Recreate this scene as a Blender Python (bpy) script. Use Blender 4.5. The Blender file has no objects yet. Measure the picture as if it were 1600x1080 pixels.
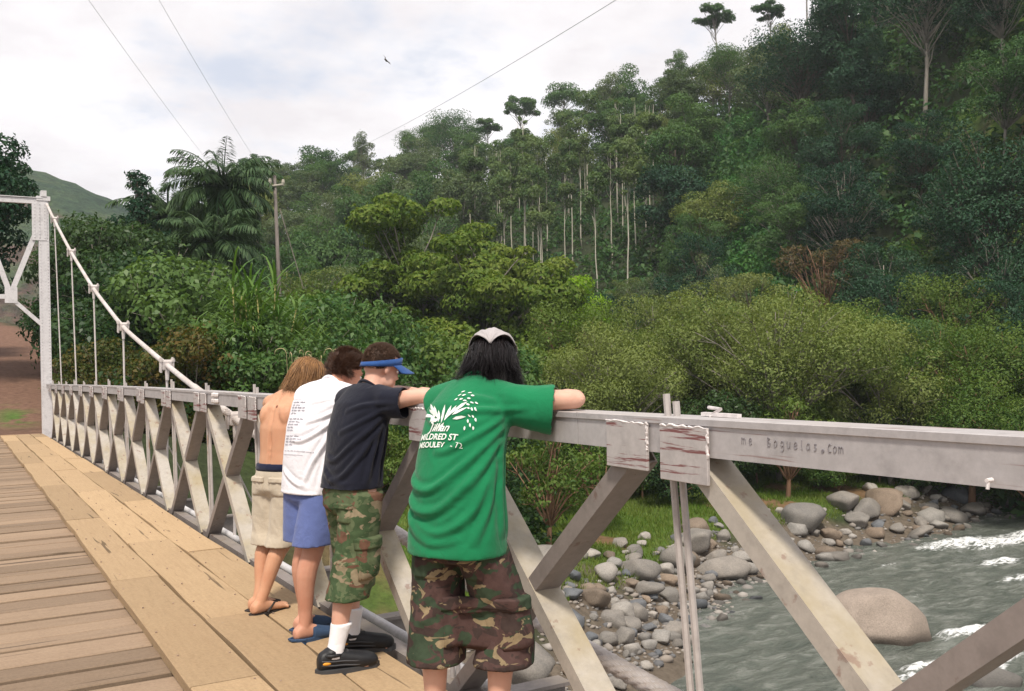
import bpy, bmesh, math, random
import numpy as np
from mathutils import Vector, Matrix, Euler
from mathutils.bvhtree import BVHTree

R = math.radians
SC = bpy.context.scene
COL = SC.collection
rng = np.random.default_rng(7)
random.seed(7)

# ------------------------------------------------------------------ camera
EYE = 1.515
cam_data = bpy.data.cameras.new('camera')
cam_data.sensor_width = 36.0
cam_data.lens = 1494.6 / 1600 * 36
cam_data.clip_start = 0.05
cam_data.clip_end = 6000
cam = bpy.data.objects.new('camera', cam_data)
COL.objects.link(cam)
_yaw, _pit, _rol = 0.52535, 0.01343, -0.01694
_F = Vector((math.sin(_yaw) * math.cos(_pit), math.cos(_yaw) * math.cos(_pit), math.sin(_pit)))
_R = Vector((math.cos(_yaw), -math.sin(_yaw), 0))
_U = _R.cross(_F)
_R2 = math.cos(_rol) * _R + math.sin(_rol) * _U
_U2 = -math.sin(_rol) * _R + math.cos(_rol) * _U
_m = Matrix((_R2, _U2, -_F)).transposed().to_4x4()
_m.translation = Vector((0, 0, EYE))
cam.matrix_world = _m
SC.camera = cam

# ------------------------------------------------------------------ light
SUN_EL, SUN_AZ = R(58), R(215)          # azimuth clockwise from +Y: from behind the camera, a little left
world = bpy.data.worlds.new('World')
SC.world = world
world.use_nodes = True
wn, wl = world.node_tree.nodes, world.node_tree.links
wn.clear()
def WN(t, **kw):
    n = wn.new(t)
    for k, v in kw.items():
        setattr(n, k, v)
    return n
def wmath(op, a, b=None, c=None):
    n = wn.new('ShaderNodeMath'); n.operation = op
    for i, v in enumerate((a, b, c)):
        if v is None: continue
        if isinstance(v, (int, float)): n.inputs[i].default_value = v
        else: wl.new(v, n.inputs[i])
    return n.outputs[0]
out = WN('ShaderNodeOutputWorld'); bg = WN('ShaderNodeBackground')
bg.inputs['Strength'].default_value = 0.1
sky = WN('ShaderNodeTexSky'); sky.sky_type = 'NISHITA'; sky.sun_disc = False
sky.sun_elevation = SUN_EL; sky.sun_rotation = SUN_AZ
sky.dust_density = 2.0
tc = WN('ShaderNodeTexCoord')
sep = WN('ShaderNodeSeparateXYZ'); wl.new(tc.outputs['Generated'], sep.inputs[0])
up = wmath('ADD', wmath('MAXIMUM', sep.outputs[2], 0.0), 0.22)
cmb = WN('ShaderNodeCombineXYZ')
wl.new(wmath('DIVIDE', sep.outputs[0], up), cmb.inputs[0]); wl.new(wmath('DIVIDE', sep.outputs[1], up), cmb.inputs[1])
n1 = WN('ShaderNodeTexNoise'); n1.inputs['Scale'].default_value = 1.15; n1.inputs['Detail'].default_value = 8; n1.inputs['Roughness'].default_value = 0.55
mp = WN('ShaderNodeMapping'); mp.inputs['Location'].default_value = (3.1, 1.35, 0)
wl.new(cmb.outputs[0], mp.inputs[0]); wl.new(mp.outputs[0], n1.inputs['Vector'])
n2 = WN('ShaderNodeTexNoise'); n2.inputs['Scale'].default_value = 3.2; n2.inputs['Detail'].default_value = 9; n2.inputs['Roughness'].default_value = 0.6
mp2 = WN('ShaderNodeMapping'); mp2.inputs['Location'].default_value = (7.7, 2.2, 1.0)
wl.new(cmb.outputs[0], mp2.inputs[0]); wl.new(mp2.outputs[0], n2.inputs['Vector'])
cover = WN('ShaderNodeMapRange'); cover.interpolation_type = 'SMOOTHSTEP'
cover.inputs['From Min'].default_value = 0.40; cover.inputs['From Max'].default_value = 0.52
wl.new(wmath('ADD', wmath('MULTIPLY', n1.outputs[0], 0.75), wmath('MULTIPLY', n2.outputs[0], 0.25)), cover.inputs['Value'])
shade = WN('ShaderNodeValToRGB')
shade.color_ramp.elements[0].position = 0.40; shade.color_ramp.elements[0].color = (11.2, 10.9, 11.0, 1)
shade.color_ramp.elements[1].position = 0.68; shade.color_ramp.elements[1].color = (9.3, 8.85, 9.05, 1)
wl.new(n2.outputs[0], shade.inputs[0])
haz = WN('ShaderNodeMixRGB'); haz.inputs[0].default_value = 0.72; haz.inputs[2].default_value = (9.1, 9.4, 10.5, 1)
wl.new(sky.outputs[0], haz.inputs[1])
mixc = WN('ShaderNodeMixRGB')
wl.new(cover.outputs[0], mixc.inputs[0]); wl.new(haz.outputs[0], mixc.inputs[1]); wl.new(shade.outputs[0], mixc.inputs[2])
wl.new(mixc.outputs[0], bg.inputs[0]); wl.new(bg.outputs[0], out.inputs[0])

sun_d = bpy.data.lights.new('sun', 'SUN'); sun_d.energy = 4.3; sun_d.angle = R(8); sun_d.color = (1.0, 0.93, 0.82)
sun = bpy.data.objects.new('sun', sun_d); COL.objects.link(sun)
_sd = Vector((math.sin(SUN_AZ) * math.cos(SUN_EL), math.cos(SUN_AZ) * math.cos(SUN_EL), math.sin(SUN_EL)))
sun.rotation_euler = _sd.to_track_quat('Z', 'Y').to_euler()
sun.location = (-20, -30, 60)

SC.view_settings.view_transform = 'Standard'
SC.view_settings.look = 'None'
SC.view_settings.exposure = 0.0
SC.view_settings.gamma = 1.0
SC.view_settings.use_curve_mapping = False
SC.cycles.max_bounces = 8
SC.cycles.diffuse_bounces = 3
SC.cycles.glossy_bounces = 3
SC.cycles.transmission_bounces = 4
SC.cycles.transparent_max_bounces = 4
SC.cycles.volume_bounces = 1
SC.cycles.use_denoising = True

# ------------------------------------------------------------------ helpers
def np_mesh(name, V, F, smooth=False, attr=None):
    """V (n,3), F (m,k) uniform polygon size"""
    V = np.ascontiguousarray(V, np.float32); F = np.ascontiguousarray(F, np.int32)
    me = bpy.data.meshes.new(name)
    m, k = F.shape
    me.vertices.add(len(V)); me.vertices.foreach_set('co', V.ravel())
    me.loops.add(m * k); me.loops.foreach_set('vertex_index', F.ravel())
    me.polygons.add(m)
    me.polygons.foreach_set('loop_start', np.arange(0, m * k, k, dtype=np.int32))
    if smooth: me.polygons.foreach_set('use_smooth', np.ones(m, bool))
    if attr is not None:
        for an, av in attr.items():
            a = me.color_attributes.new(an, 'FLOAT_COLOR', 'POINT')
            a.data.foreach_set('color', np.concatenate([av, np.ones((len(av), 1))], 1).astype(np.float32).ravel())
    me.update(calc_edges=True); me.validate()
    return me

def link(name, data, parent=None, mat=None, loc=None):
    o = bpy.data.objects.new(name, data); COL.objects.link(o)
    if parent is not None: o.parent = parent
    if mat is not None and data is not None and hasattr(data, 'materials') and len(data.materials) == 0:
        data.materials.append(mat)
    if loc is not None: o.location = loc
    return o

def tag(o, label=None, cat=None, group=None, kind=None):
    if label: o['label'] = label
    if cat: o['category'] = cat
    if group: o['group'] = group
    if kind: o['kind'] = kind
    return o

def empty(name, loc=(0, 0, 0), rz=0):
    o = bpy.data.objects.new(name, None); COL.objects.link(o)
    o.location = loc; o.rotation_euler = (0, 0, rz); o.empty_display_size = 0.2
    return o

class MB:
    """mesh builder: collects shapes, one mesh object at the end"""
    def __init__(self): self.v = []; self.f = []
    def add(self, V, F):
        n = len(self.v); self.v += [tuple(p) for p in V]; self.f += [tuple(i + n for i in f) for f in F]; return self
    def box(self, c, s, M=None, bev=0.0):
        hx, hy, hz = s[0] / 2, s[1] / 2, s[2] / 2
        V = [Vector((x * hx, y * hy, z * hz)) for x in (-1, 1) for y in (-1, 1) for z in (-1, 1)]
        F = [(0, 1, 3, 2), (4, 6, 7, 5), (0, 4, 5, 1), (2, 3, 7, 6), (0, 2, 6, 4), (1, 5, 7, 3)]
        if bev > 0:
            bm = bmesh.new(); vs = [bm.verts.new(v) for v in V]
            for f in F: bm.faces.new([vs[i] for i in f])
            bmesh.ops.bevel(bm, geom=bm.edges[:], offset=bev, segments=1, affect='EDGES')
            bm.verts.index_update(); V = [v.co.copy() for v in bm.verts]; F = [[v.index for v in f.verts] for f in bm.faces]; bm.free()
        M = M or Matrix.Identity(3)
        c = Vector(c)
        return self.add([c + M @ v for v in V], F)
    def tube(self, path, rad, sides=8, cap=True, twist=None):
        P = [Vector(p) for p in path]; n = len(P)
        if not hasattr(rad, '__len__'): rad = [rad] * n
        T = [(P[min(i + 1, n - 1)] - P[max(i - 1, 0)]).normalized() for i in range(n)]
        a = Vector((0, 0, 1)) if abs(T[0].z) < 0.9 else Vector((1, 0, 0))
        N = (a - T[0] * a.dot(T[0])).normalized()
        V = []
        for i in range(n):
            N = (N - T[i] * N.dot(T[i])).normalized(); B = T[i].cross(N)
            for k in range(sides):
                t = 2 * math.pi * k / sides
                V.append(P[i] + (N * math.cos(t) + B * math.sin(t)) * rad[i])
        F = [(i * sides + k, i * sides + (k + 1) % sides, (i + 1) * sides + (k + 1) % sides, (i + 1) * sides + k) for i in range(n - 1) for k in range(sides)]
        if cap: F += [tuple(range(sides - 1, -1, -1)), tuple((n - 1) * sides + k for k in range(sides))]
        return self.add(V, F)
    def extrude(self, prof, A, B, side, up):
        """profile [(u,v)] swept from A to B; u along side, v along up"""
        A, B, side, up = map(Vector, (A, B, side, up)); n = len(prof)
        V = [A + side * u + up * v for u, v in prof] + [B + side * u + up * v for u, v in prof]
        F = [(i, (i + 1) % n, n + (i + 1) % n, n + i) for i in range(n)] + [tuple(range(n - 1, -1, -1)), tuple(range(n, 2 * n))]
        return self.add(V, F)
    def mesh(self, name, smooth=False):
        me = bpy.data.meshes.new(name)
        me.from_pydata(self.v, [], self.f); me.update()
        bm = bmesh.new(); bm.from_mesh(me); bmesh.ops.recalc_face_normals(bm, faces=bm.faces); bm.to_mesh(me); bm.free()
        if smooth: me.polygons.foreach_set('use_smooth', np.ones(len(me.polygons), bool))
        return me
    def build(self, name, mat, parent=None, smooth=False):
        return link(name, self.mesh(name, smooth), parent, mat)

# ------------------------------------------------------------------ materials
def new_mat(name):
    m = bpy.data.materials.new(name); m.use_nodes = True
    n, l = m.node_tree.nodes, m.node_tree.links
    b = n['Principled BSDF']
    return m, n, l, b
def nd(n, l, t, ins=None, **kw):
    x = n.new(t)
    for k, v in kw.items(): setattr(x, k, v)
    for k, v in (ins or {}).items():
        s = x.inputs[k]
        if isinstance(v, bpy.types.NodeSocket): l.new(v, s)
        else: s.default_value = v
    return x
def ramp(n, l, fac, stops, interp='LINEAR'):
    x = n.new('ShaderNodeValToRGB'); x.color_ramp.interpolation = interp
    e = x.color_ramp.elements
    while len(e) < len(stops): e.new(0.5)
    for i, (p, c) in enumerate(stops):
        e[i].position = p; e[i].color = (*c, 1) if len(c) == 3 else c
    l.new(fac, x.inputs[0]); return x.outputs[0]
def noise(n, l, vec, scale, detail=4, rough=0.55, dist=0.0):
    return nd(n, l, 'ShaderNodeTexNoise', {'Vector': vec, 'Scale': scale, 'Detail': detail, 'Roughness': rough, 'Distortion': dist}).outputs[0]
def mix(n, l, fac, a, b, mode='MIX'):
    x = nd(n, l, 'ShaderNodeMixRGB', blend_type=mode)
    for i, v in enumerate((fac, a, b)):
        if isinstance(v, bpy.types.NodeSocket): l.new(v, x.inputs[i])
        elif isinstance(v, (int, float)): x.inputs[i].default_value = v
        else: x.inputs[i].default_value = (*v, 1)
    return x.outputs[0]
def bump(n, l, b, h, strength=0.3, dist=0.02):
    x = nd(n, l, 'ShaderNodeBump', {'Height': h, 'Strength': strength, 'Distance': dist}); l.new(x.outputs[0], b.inputs['Normal'])

def leaf_mat(name, c0, c1, c2, var=0.35, trans=0.35, rough=0.55, patch=0.25):
    """c0 dark, c1 mid, c2 light leaf colours; per-leaf and per-tree variation, some translucency"""
    m, n, l, b = new_mat(name)
    geo = n.new('ShaderNodeNewGeometry'); oi = n.new('ShaderNodeObjectInfo'); tcx = n.new('ShaderNodeTexCoord')
    patchn = noise(n, l, tcx.outputs['Object'], patch, 3)
    f = nd(n, l, 'ShaderNodeMath', {0: geo.outputs['Random Per Island'], 1: var}, operation='MULTIPLY').outputs[0]
    f2 = nd(n, l, 'ShaderNodeMath', {0: patchn, 1: 1.0}, operation='MULTIPLY').outputs[0]
    f3 = nd(n, l, 'ShaderNodeMath', {0: oi.outputs['Random'], 1: 0.35}, operation='MULTIPLY').outputs[0]
    s = nd(n, l, 'ShaderNodeMath', {0: f, 1: f2}, operation='ADD').outputs[0]
    s = nd(n, l, 'ShaderNodeMath', {0: s, 1: f3}, operation='ADD').outputs[0]
    col = ramp(n, l, s, [(0.25, c0), (0.65, c1), (1.05 if False else 1.0, c2)])
    b.inputs['Roughness'].default_value = rough; b.inputs['Specular IOR Level'].default_value = 0.22
    col = nd(n, l, 'ShaderNodeHueSaturation', {'Color': col, 'Saturation': 1.15}).outputs[0]
    l.new(col, b.inputs['Base Color'])
    tr = nd(n, l, 'ShaderNodeBsdfTranslucent', {'Color': mix(n, l, 1.0, col, (1.15, 1.15, 0.6), 'MULTIPLY')})
    ms = nd(n, l, 'ShaderNodeMixShader', {0: trans, 1: b.outputs[0], 2: tr.outputs[0]})
    l.new(ms.outputs[0], n['Material Output'].inputs[0])
    return m

def bark_mat(name, c0, c1, scale=3.0):
    m, n, l, b = new_mat(name)
    tcx = n.new('ShaderNodeTexCoord')
    mpg = nd(n, l, 'ShaderNodeMapping', {'Vector': tcx.outputs['Object'], 'Scale': (1, 1, 0.25)})
    f = noise(n, l, mpg.outputs[0], scale, 6, 0.65)
    l.new(ramp(n, l, f, [(0.3, c0), (0.7, c1)]), b.inputs['Base Color']); b.inputs['Roughness'].default_value = 0.9
    bump(n, l, b, f, 0.5, 0.03)
    return m

def paint_mat(name, base, stain=(0.22, 0.17, 0.06), rust=(0.16, 0.05, 0.03), dirt=0.5, rustamt=0.5, rough=0.55, streak=(3, 3, 3), th=0.63):
    """weathered silver-grey steel paint with yellowish dirt and rust streaks"""
    m, n, l, b = new_mat(name)
    geo = n.new('ShaderNodeNewGeometry')
    pos = geo.outputs['Position']
    big = noise(n, l, pos, 2.3, 5, 0.6)
    fine = noise(n, l, pos, 26, 5, 0.7)
    mpg = nd(n, l, 'ShaderNodeMapping', {'Vector': pos, 'Scale': streak})
    st = noise(n, l, mpg.outputs[0], 4.0, 5, 0.6)
    c = mix(n, l, 0.35, base, ramp(n, l, fine, [(0.35, tuple(x * 0.72 for x in base)), (0.65, tuple(min(1, x * 1.15) for x in base))]))
    # dirt collects on faces that look upwards
    up = nd(n, l, 'ShaderNodeSeparateXYZ', {0: geo.outputs['True Normal']}).outputs[2]
    upm = nd(n, l, 'ShaderNodeMapRange', {'Value': up, 'From Min': 0.15, 'From Max': 0.75}).outputs[0]
    dm = nd(n, l, 'ShaderNodeMath', {0: ramp(n, l, big, [(0.38, (0, 0, 0)), (0.68, (1, 1, 1))]), 1: upm}, operation='MULTIPLY').outputs[0]
    dm = nd(n, l, 'ShaderNodeMath', {0: dm, 1: dirt}, operation='MULTIPLY').outputs[0]
    c = mix(n, l, dm, c, stain)
    gm = noise(n, l, pos, 7.5, 6, 0.7)
    c = mix(n, l, ramp(n, l, gm, [(0.50, (0, 0, 0)), (0.78, (0.55, 0.55, 0.55))]), c, tuple(x * 0.45 for x in base))
    rm = nd(n, l, 'ShaderNodeMath', {0: ramp(n, l, st, [(th, (0, 0, 0)), (th + 0.05, (1, 1, 1))]), 1: rustamt}, operation='MULTIPLY').outputs[0]
    c = mix(n, l, rm, c, rust)
    l.new(c, b.inputs['Base Color']); b.inputs['Roughness'].default_value = rough; b.inputs['Specular IOR Level'].default_value = 0.4
    bump(n, l, b, fine, 0.15, 0.004)
    return m

def wood_mat(name, c0, c1, c2, axis='X', rough=0.85, grain=18):
    m, n, l, b = new_mat(name)
    geo = n.new('ShaderNodeNewGeometry'); oi = n.new('ShaderNodeObjectInfo')
    sc = (2.2, grain, grain) if axis == 'X' else (grain, 2.2, grain)
    off = nd(n, l, 'ShaderNodeVectorMath', {0: geo.outputs['Position'], 1: nd(n, l, 'ShaderNodeCombineXYZ', {0: nd(n, l, 'ShaderNodeMath', {0: oi.outputs['Random'], 1: 37.0}, operation='MULTIPLY').outputs[0], 1: nd(n, l, 'ShaderNodeMath', {0: oi.outputs['Random'], 1: 91.0}, operation='MULTIPLY').outputs[0]}).outputs[0]}, operation='ADD').outputs[0]
    mpg = nd(n, l, 'ShaderNodeMapping', {'Vector': off, 'Scale': sc})
    g = noise(n, l, mpg.outputs[0], 1.6, 7, 0.65, 0.4)
    blot = noise(n, l, off, 1.7, 4, 0.6); speck = noise(n, l, off, 55, 5, 0.75)
    crack = noise(n, l, nd(n, l, 'ShaderNodeMapping', {'Vector': off, 'Scale': (0.5, 12, 12) if axis == 'X' else (12, 0.5, 12)}).outputs[0], 1.3, 3, 0.5, 0.3)
    c = ramp(n, l, g, [(0.3, c0), (0.5, c1), (0.72, c2)])
    c = mix(n, l, nd(n, l, 'ShaderNodeMath', {0: ramp(n, l, blot, [(0.35, (0, 0, 0)), (0.7, (1, 1, 1))]), 1: 0.35}, operation='MULTIPLY').outputs[0], c, c0)
    c = mix(n, l, 0.55, c, ramp(n, l, speck, [(0.3, tuple(x * 0.7 for x in c1)), (0.7, tuple(x * 1.25 for x in c1))]))
    c = mix(n, l, ramp(n, l, crack, [(0.30, (0.8, 0.8, 0.8)), (0.335, (0, 0, 0))]), c, tuple(x * 0.3 for x in c0))
    hs = nd(n, l, 'ShaderNodeHueSaturation', {'Color': c, 'Value': nd(n, l, 'ShaderNodeMapRange', {'Value': oi.outputs['Random'], 'To Min': 0.74, 'To Max': 1.16}).outputs[0]})
    l.new(hs.outputs[0], b.inputs['Base Color']); b.inputs['Roughness'].default_value = rough; b.inputs['Specular IOR Level'].default_value = 0.25
    bump(n, l, b, g, 0.35, 0.006)
    return m

def plain_mat(name, c, rough=0.7, var=0.12, scale=12, spec=0.3, bumps=0.0):
    m, n, l, b = new_mat(name)
    tcx = n.new('ShaderNodeTexCoord')
    f = noise(n, l, tcx.outputs['Object'], scale, 5, 0.6)
    l.new(ramp(n, l, f, [(0.3, tuple(x * (1 - var) for x in c)), (0.7, tuple(min(1, x * (1 + var)) for x in c))]), b.inputs['Base Color'])
    b.inputs['Roughness'].default_value = rough; b.inputs['Specular IOR Level'].default_value = spec
    if bumps: bump(n, l, b, f, bumps, 0.01)
    return m

M = {}
M['steel'] = paint_mat('silver_paint', (0.45, 0.43, 0.41), dirt=0.45, rustamt=0.25)
M['steel_rail'] = paint_mat('rail_paint', (0.42, 0.395, 0.395), stain=(0.42, 0.34, 0.27), dirt=0.35, rustamt=0.55, streak=(3, 0.35, 16))
M['plate'] = paint_mat('plate_paint', (0.45, 0.415, 0.405), rust=(0.17, 0.045, 0.045), dirt=0.2, rustamt=0.9, streak=(2, 0.7, 13), th=0.555)
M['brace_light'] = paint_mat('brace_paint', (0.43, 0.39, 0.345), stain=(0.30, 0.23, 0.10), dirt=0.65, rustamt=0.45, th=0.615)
M['brace_dark'] = paint_mat('brace_paint_shaded', (0.25, 0.215, 0.20), rust=(0.12, 0.05, 0.03), dirt=0.3, rustamt=0.5)  # shade of the brace undersides is put into this darker colour
M['tower'] = paint_mat('tower_paint', (0.62, 0.60, 0.61), dirt=0.2, rustamt=0.12)
M['cable'] = paint_mat('cable_paint', (0.60, 0.55, 0.53), stain=(0.3, 0.22, 0.14), dirt=0.5, rustamt=0.3)
M['weld'] = plain_mat('weld_bead', (0.66, 0.61, 0.60), 0.6, 0.2, 40)
M['rod'] = paint_mat('rod_paint', (0.44, 0.40, 0.38), rust=(0.24, 0.13, 0.07), dirt=0.4, rustamt=0.9, streak=(5, 5, 0.5))
M['rust'] = plain_mat('rusty_rod', (0.33, 0.24, 0.18), 0.8, 0.4, 9)
M['plank_run'] = wood_mat('running_plank_wood', (0.33, 0.22, 0.125), (0.43, 0.30, 0.175), (0.49, 0.35, 0.21), 'Y', grain=30)
M['plank_x'] = wood_mat('cross_plank_wood', (0.20, 0.138, 0.094), (0.285, 0.203, 0.138), (0.35, 0.258, 0.178), 'X', grain=30)
M['ink'] = plain_mat('marker_ink', (0.20, 0.185, 0.20), 0.7)
M['bark_pale'] = bark_mat('pale_bark', (0.30, 0.27, 0.21), (0.52, 0.49, 0.41))
M['bark_red'] = bark_mat('reddish_bark', (0.16, 0.085, 0.05), (0.30, 0.17, 0.10))
M['bark_grey'] = bark_mat('grey_bark', (0.14, 0.12, 0.10), (0.30, 0.27, 0.23))
M['bark_dark'] = bark_mat('dark_bark', (0.05, 0.04, 0.03), (0.13, 0.10, 0.08))
M['leaf_forest'] = leaf_mat('forest_leaf', (0.022, 0.058, 0.024), (0.048, 0.105, 0.042), (0.10, 0.165, 0.065))
M['leaf_slope'] = leaf_mat('slope_leaf', (0.035, 0.095, 0.035), (0.065, 0.165, 0.055), (0.13, 0.24, 0.08))
M['leaf_light'] = leaf_mat('light_leaf', (0.05, 0.085, 0.03), (0.10, 0.15, 0.05), (0.20, 0.23, 0.09))
M['leaf_olive'] = leaf_mat('olive_leaf', (0.045, 0.075, 0.038), (0.085, 0.125, 0.062), (0.15, 0.19, 0.10))
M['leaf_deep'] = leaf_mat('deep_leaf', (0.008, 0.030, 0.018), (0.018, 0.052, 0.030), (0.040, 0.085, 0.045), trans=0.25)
M['leaf_stand'] = leaf_mat('stand_leaf', (0.045, 0.085, 0.035), (0.085, 0.14, 0.06), (0.15, 0.20, 0.09))
M['leaf_vine'] = leaf_mat('vine_leaf', (0.045, 0.085, 0.018), (0.095, 0.155, 0.035), (0.20, 0.245, 0.07))
M['leaf_lime'] = leaf_mat('lime_leaf', (0.07, 0.15, 0.02), (0.13, 0.25, 0.03), (0.23, 0.36, 0.06))
M['leaf_river'] = leaf_mat('riverside_leaf', (0.050, 0.088, 0.024), (0.105, 0.155, 0.045), (0.21, 0.25, 0.095))
M['leaf_river2'] = leaf_mat('riverside_leaf_green', (0.030, 0.070, 0.02), (0.068, 0.125, 0.034), (0.14, 0.195, 0.06))
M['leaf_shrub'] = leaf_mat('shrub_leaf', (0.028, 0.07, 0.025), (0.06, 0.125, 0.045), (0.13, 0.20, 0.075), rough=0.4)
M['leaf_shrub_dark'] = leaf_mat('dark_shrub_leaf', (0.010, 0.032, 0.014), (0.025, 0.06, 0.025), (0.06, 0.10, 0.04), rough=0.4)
M['leaf_bronze'] = leaf_mat('bronze_leaf', (0.03, 0.055, 0.018), (0.065, 0.085, 0.025), (0.18, 0.12, 0.05))
M['leaf_palm'] = leaf_mat('palm_leaf', (0.014, 0.036, 0.018), (0.032, 0.066, 0.030), (0.075, 0.12, 0.055), trans=0.2)
M['leaf_cane'] = leaf_mat('cane_leaf', (0.05, 0.11, 0.03), (0.10, 0.18, 0.05), (0.18, 0.26, 0.09), trans=0.3)
M['leaf_brown'] = leaf_mat('dry_leaf', (0.045, 0.045, 0.022), (0.085, 0.075, 0.038), (0.15, 0.11, 0.06))
def unit(v): return v / np.maximum(np.linalg.norm(v, axis=-1, keepdims=True), 1e-9)
# ------------------------------------------------------------------ terrain
def sstep(a, b, x):
    t = np.clip((x - a) / (b - a), 0, 1); return t * t * (3 - 2 * t)
_H = np.random.default_rng(3).random((64, 64))
def vnoise(x, y):
    xi, yi = np.floor(x).astype(int), np.floor(y).astype(int); fx, fy = x - xi, y - yi
    fx = fx * fx * (3 - 2 * fx); fy = fy * fy * (3 - 2 * fy)
    g = lambda i, j: _H[i % 64, j % 64]
    return (g(xi, yi) * (1 - fx) + g(xi + 1, yi) * fx) * (1 - fy) + (g(xi, yi + 1) * (1 - fx) + g(xi + 1, yi + 1) * fx) * fy
def fbm(x, y, o=4):
    s, a = 0, 0.5
    for k in range(o): s = s + a * (vnoise(x * 2 ** k + 17 * k, y * 2 ** k + 5 * k) - 0.5); a *= 0.5
    return s
WATER = -6.5
def shore_y(X):
    return np.interp(X, [-80, -20, 0, 8, 12, 14.6, 18, 24, 28, 37.5, 48, 80, 150, 300], [8, 13, 16, 17, 18.2, 19.4, 21.6, 25.3, 25.9, 27.3, 30.2, 40, 60, 100])
def road_x(Y): return np.interp(Y, [20, 29, 36, 46, 58, 72, 95], [0.2, 0.2, 0.7, 2.2, 3.4, 2.0, -6])
def ground_z(X, Y):
    X = np.asarray(X, float); Y = np.asarray(Y, float)
    r = np.hypot(X, Y); phi = np.degrees(np.arctan2(X, Y))
    d = Y - shore_y(X) + 1.6 * fbm(X * 0.22, Y * 0.22)
    bank = np.where(d > 0, WATER + 1.35 * sstep(0, 4.5, d) + 0.045 * np.clip(d - 3, 0, 60), WATER + np.clip(d * 0.35, -2.0, 0))
    zr = np.interp(Y, [15, 20, 25, 28.2, 34, 45, 60, 90, 140], [-6.6, -4.6, -2.0, -0.42, -0.32, 0.9, 2.4, 6, 11])
    w = 1 - sstep(3.0, 20.0, np.abs(X - road_x(Y)))
    w = np.where(X < 0.2, 1 - 0.4 * sstep(6, 40, -X), w)
    z = bank * (1 - w) + np.maximum(zr, bank) * w
    B = np.interp(phi, [-40, 0, 8, 15, 22, 30, 45, 58, 75, 100], [120, 100, 90, 80, 86, 90, 66, 60, 60, 60])
    Rr = np.interp(phi, [-40, 0, 8, 15, 30, 45, 58, 75, 100], [240, 230, 230, 260, 230, 190, 150, 130, 120])
    Hh = np.interp(phi, [-40, 0, 6, 9, 12, 15, 20, 30, 38, 45, 52, 58, 70, 100], [4, 4, 6, 14, 26, 36, 40, 44, 48, 54, 62, 72, 84, 84])
    u = np.clip((r - B) / (Rr - B), 0, 1)
    hill = Hh * (0.55 * u + 0.45 * u * u * (3 - 2 * u)) + np.where(r > Rr, -(r - Rr) * 0.35, 0)
    hill = np.maximum(hill, -4) + 7 * fbm(X * 0.02, Y * 0.02) * sstep(0, 0.4, u)
    z = z + np.where(r > B, hill, 0)
    z = z + 0.5 * fbm(X * 0.3, Y * 0.3) * sstep(1.5, 5, d) * sstep(2.2, 5.0, np.abs(X - road_x(Y)))
    # near bank, behind the camera
    dn = -22 - Y
    z = np.where(Y < -12, np.where(dn > 0, WATER + 6.3 * sstep(0, 8, dn), -8.4), z)
    return z

def build_ground():
    ang = np.radians(np.concatenate([np.arange(-180, -6, 4.0), np.arange(-6, 66, 0.25), np.arange(66, 180, 4.0)]))
    rad = np.concatenate([np.arange(2, 14, 1.0), np.arange(14, 46, 0.28), np.geomspace(46, 420, 110)])
    A, Q = np.meshgrid(ang, rad, indexing='ij')
    X, Y = np.sin(A) * Q, np.cos(A) * Q
    Z = ground_z(X, Y)
    na, nr = A.shape
    V = np.stack([X, Y, Z], -1).reshape(-1, 3)
    i = np.arange(na)[:, None]; j = np.arange(nr - 1)[None, :]; i2 = (i + 1) % na
    F = np.stack([i * nr + j, i * nr + j + 1, i2 * nr + j + 1, i2 * nr + j], -1).reshape(-1, 4)
    x, y, z = V.T
    d = y - shore_y(x)
    n = fbm(x * 0.35, y * 0.35, 5); n2 = fbm(x * 0.9 + 40, y * 0.9, 4)
    col = np.tile(np.array([0.035, 0.045, 0.02]), (len(V), 1))          # forest floor
    def blend(c, m): col[:] = col * (1 - m[:, None]) + np.array(c) * m[:, None]
    blend((0.075, 0.125, 0.022), sstep(2.2, 3.6, d) * (1 - sstep(14, 22, d)) * sstep(6, 10, x) * (1 - sstep(0.02, 0.16, n)))  # grass terrace
    blend((0.17, 0.105, 0.055), sstep(2.2, 3.0, d) * (1 - sstep(9, 14, d)) * sstep(6, 10, x) * sstep(0.02, 0.12, n))           # bare soil
    blend((0.13, 0.105, 0.08), (1 - sstep(2.0, 3.4, d + 4 * n2)) * (x > -60))                                                   # gravel of the shore
    rx = road_x(y)
    blend((0.175, 0.10, 0.07), (1 - sstep(2.2, 4.2, np.abs(x - rx) + 2 * n2)) * sstep(24.5, 26, y) * (1 - sstep(80, 95, y)))    # red dirt road
    blend((0.08, 0.14, 0.03), np.exp(-((x - 1.6) / 0.55) ** 2 - ((y - 35.5) / 2.2) ** 2) * (n2 > -0.1))
    me = np_mesh('ground', V, F, True, {'Col': col})
    m, n_, l, b = new_mat('ground_soil')
    at = nd(n_, l, 'ShaderNodeVertexColor', layer_name='Col')
    geo = n_.new('ShaderNodeNewGeometry')
    f = noise(n_, l, geo.outputs['Position'], 5.0, 8, 0.7)
    c = mix(n_, l, 1.0, at.outputs[0], ramp(n_, l, f, [(0.25, (0.5, 0.5, 0.5)), (0.75, (1.4, 1.4, 1.4))]), 'MULTIPLY')
    l.new(c, b.inputs['Base Color']); b.inputs['Roughness'].default_value = 0.95; b.inputs['Specular IOR Level'].default_value = 0.15
    bump(n_, l, b, f, 0.6, 0.08)
    tag(link('ground', me, None, m), kind='structure')
build_ground()

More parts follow.
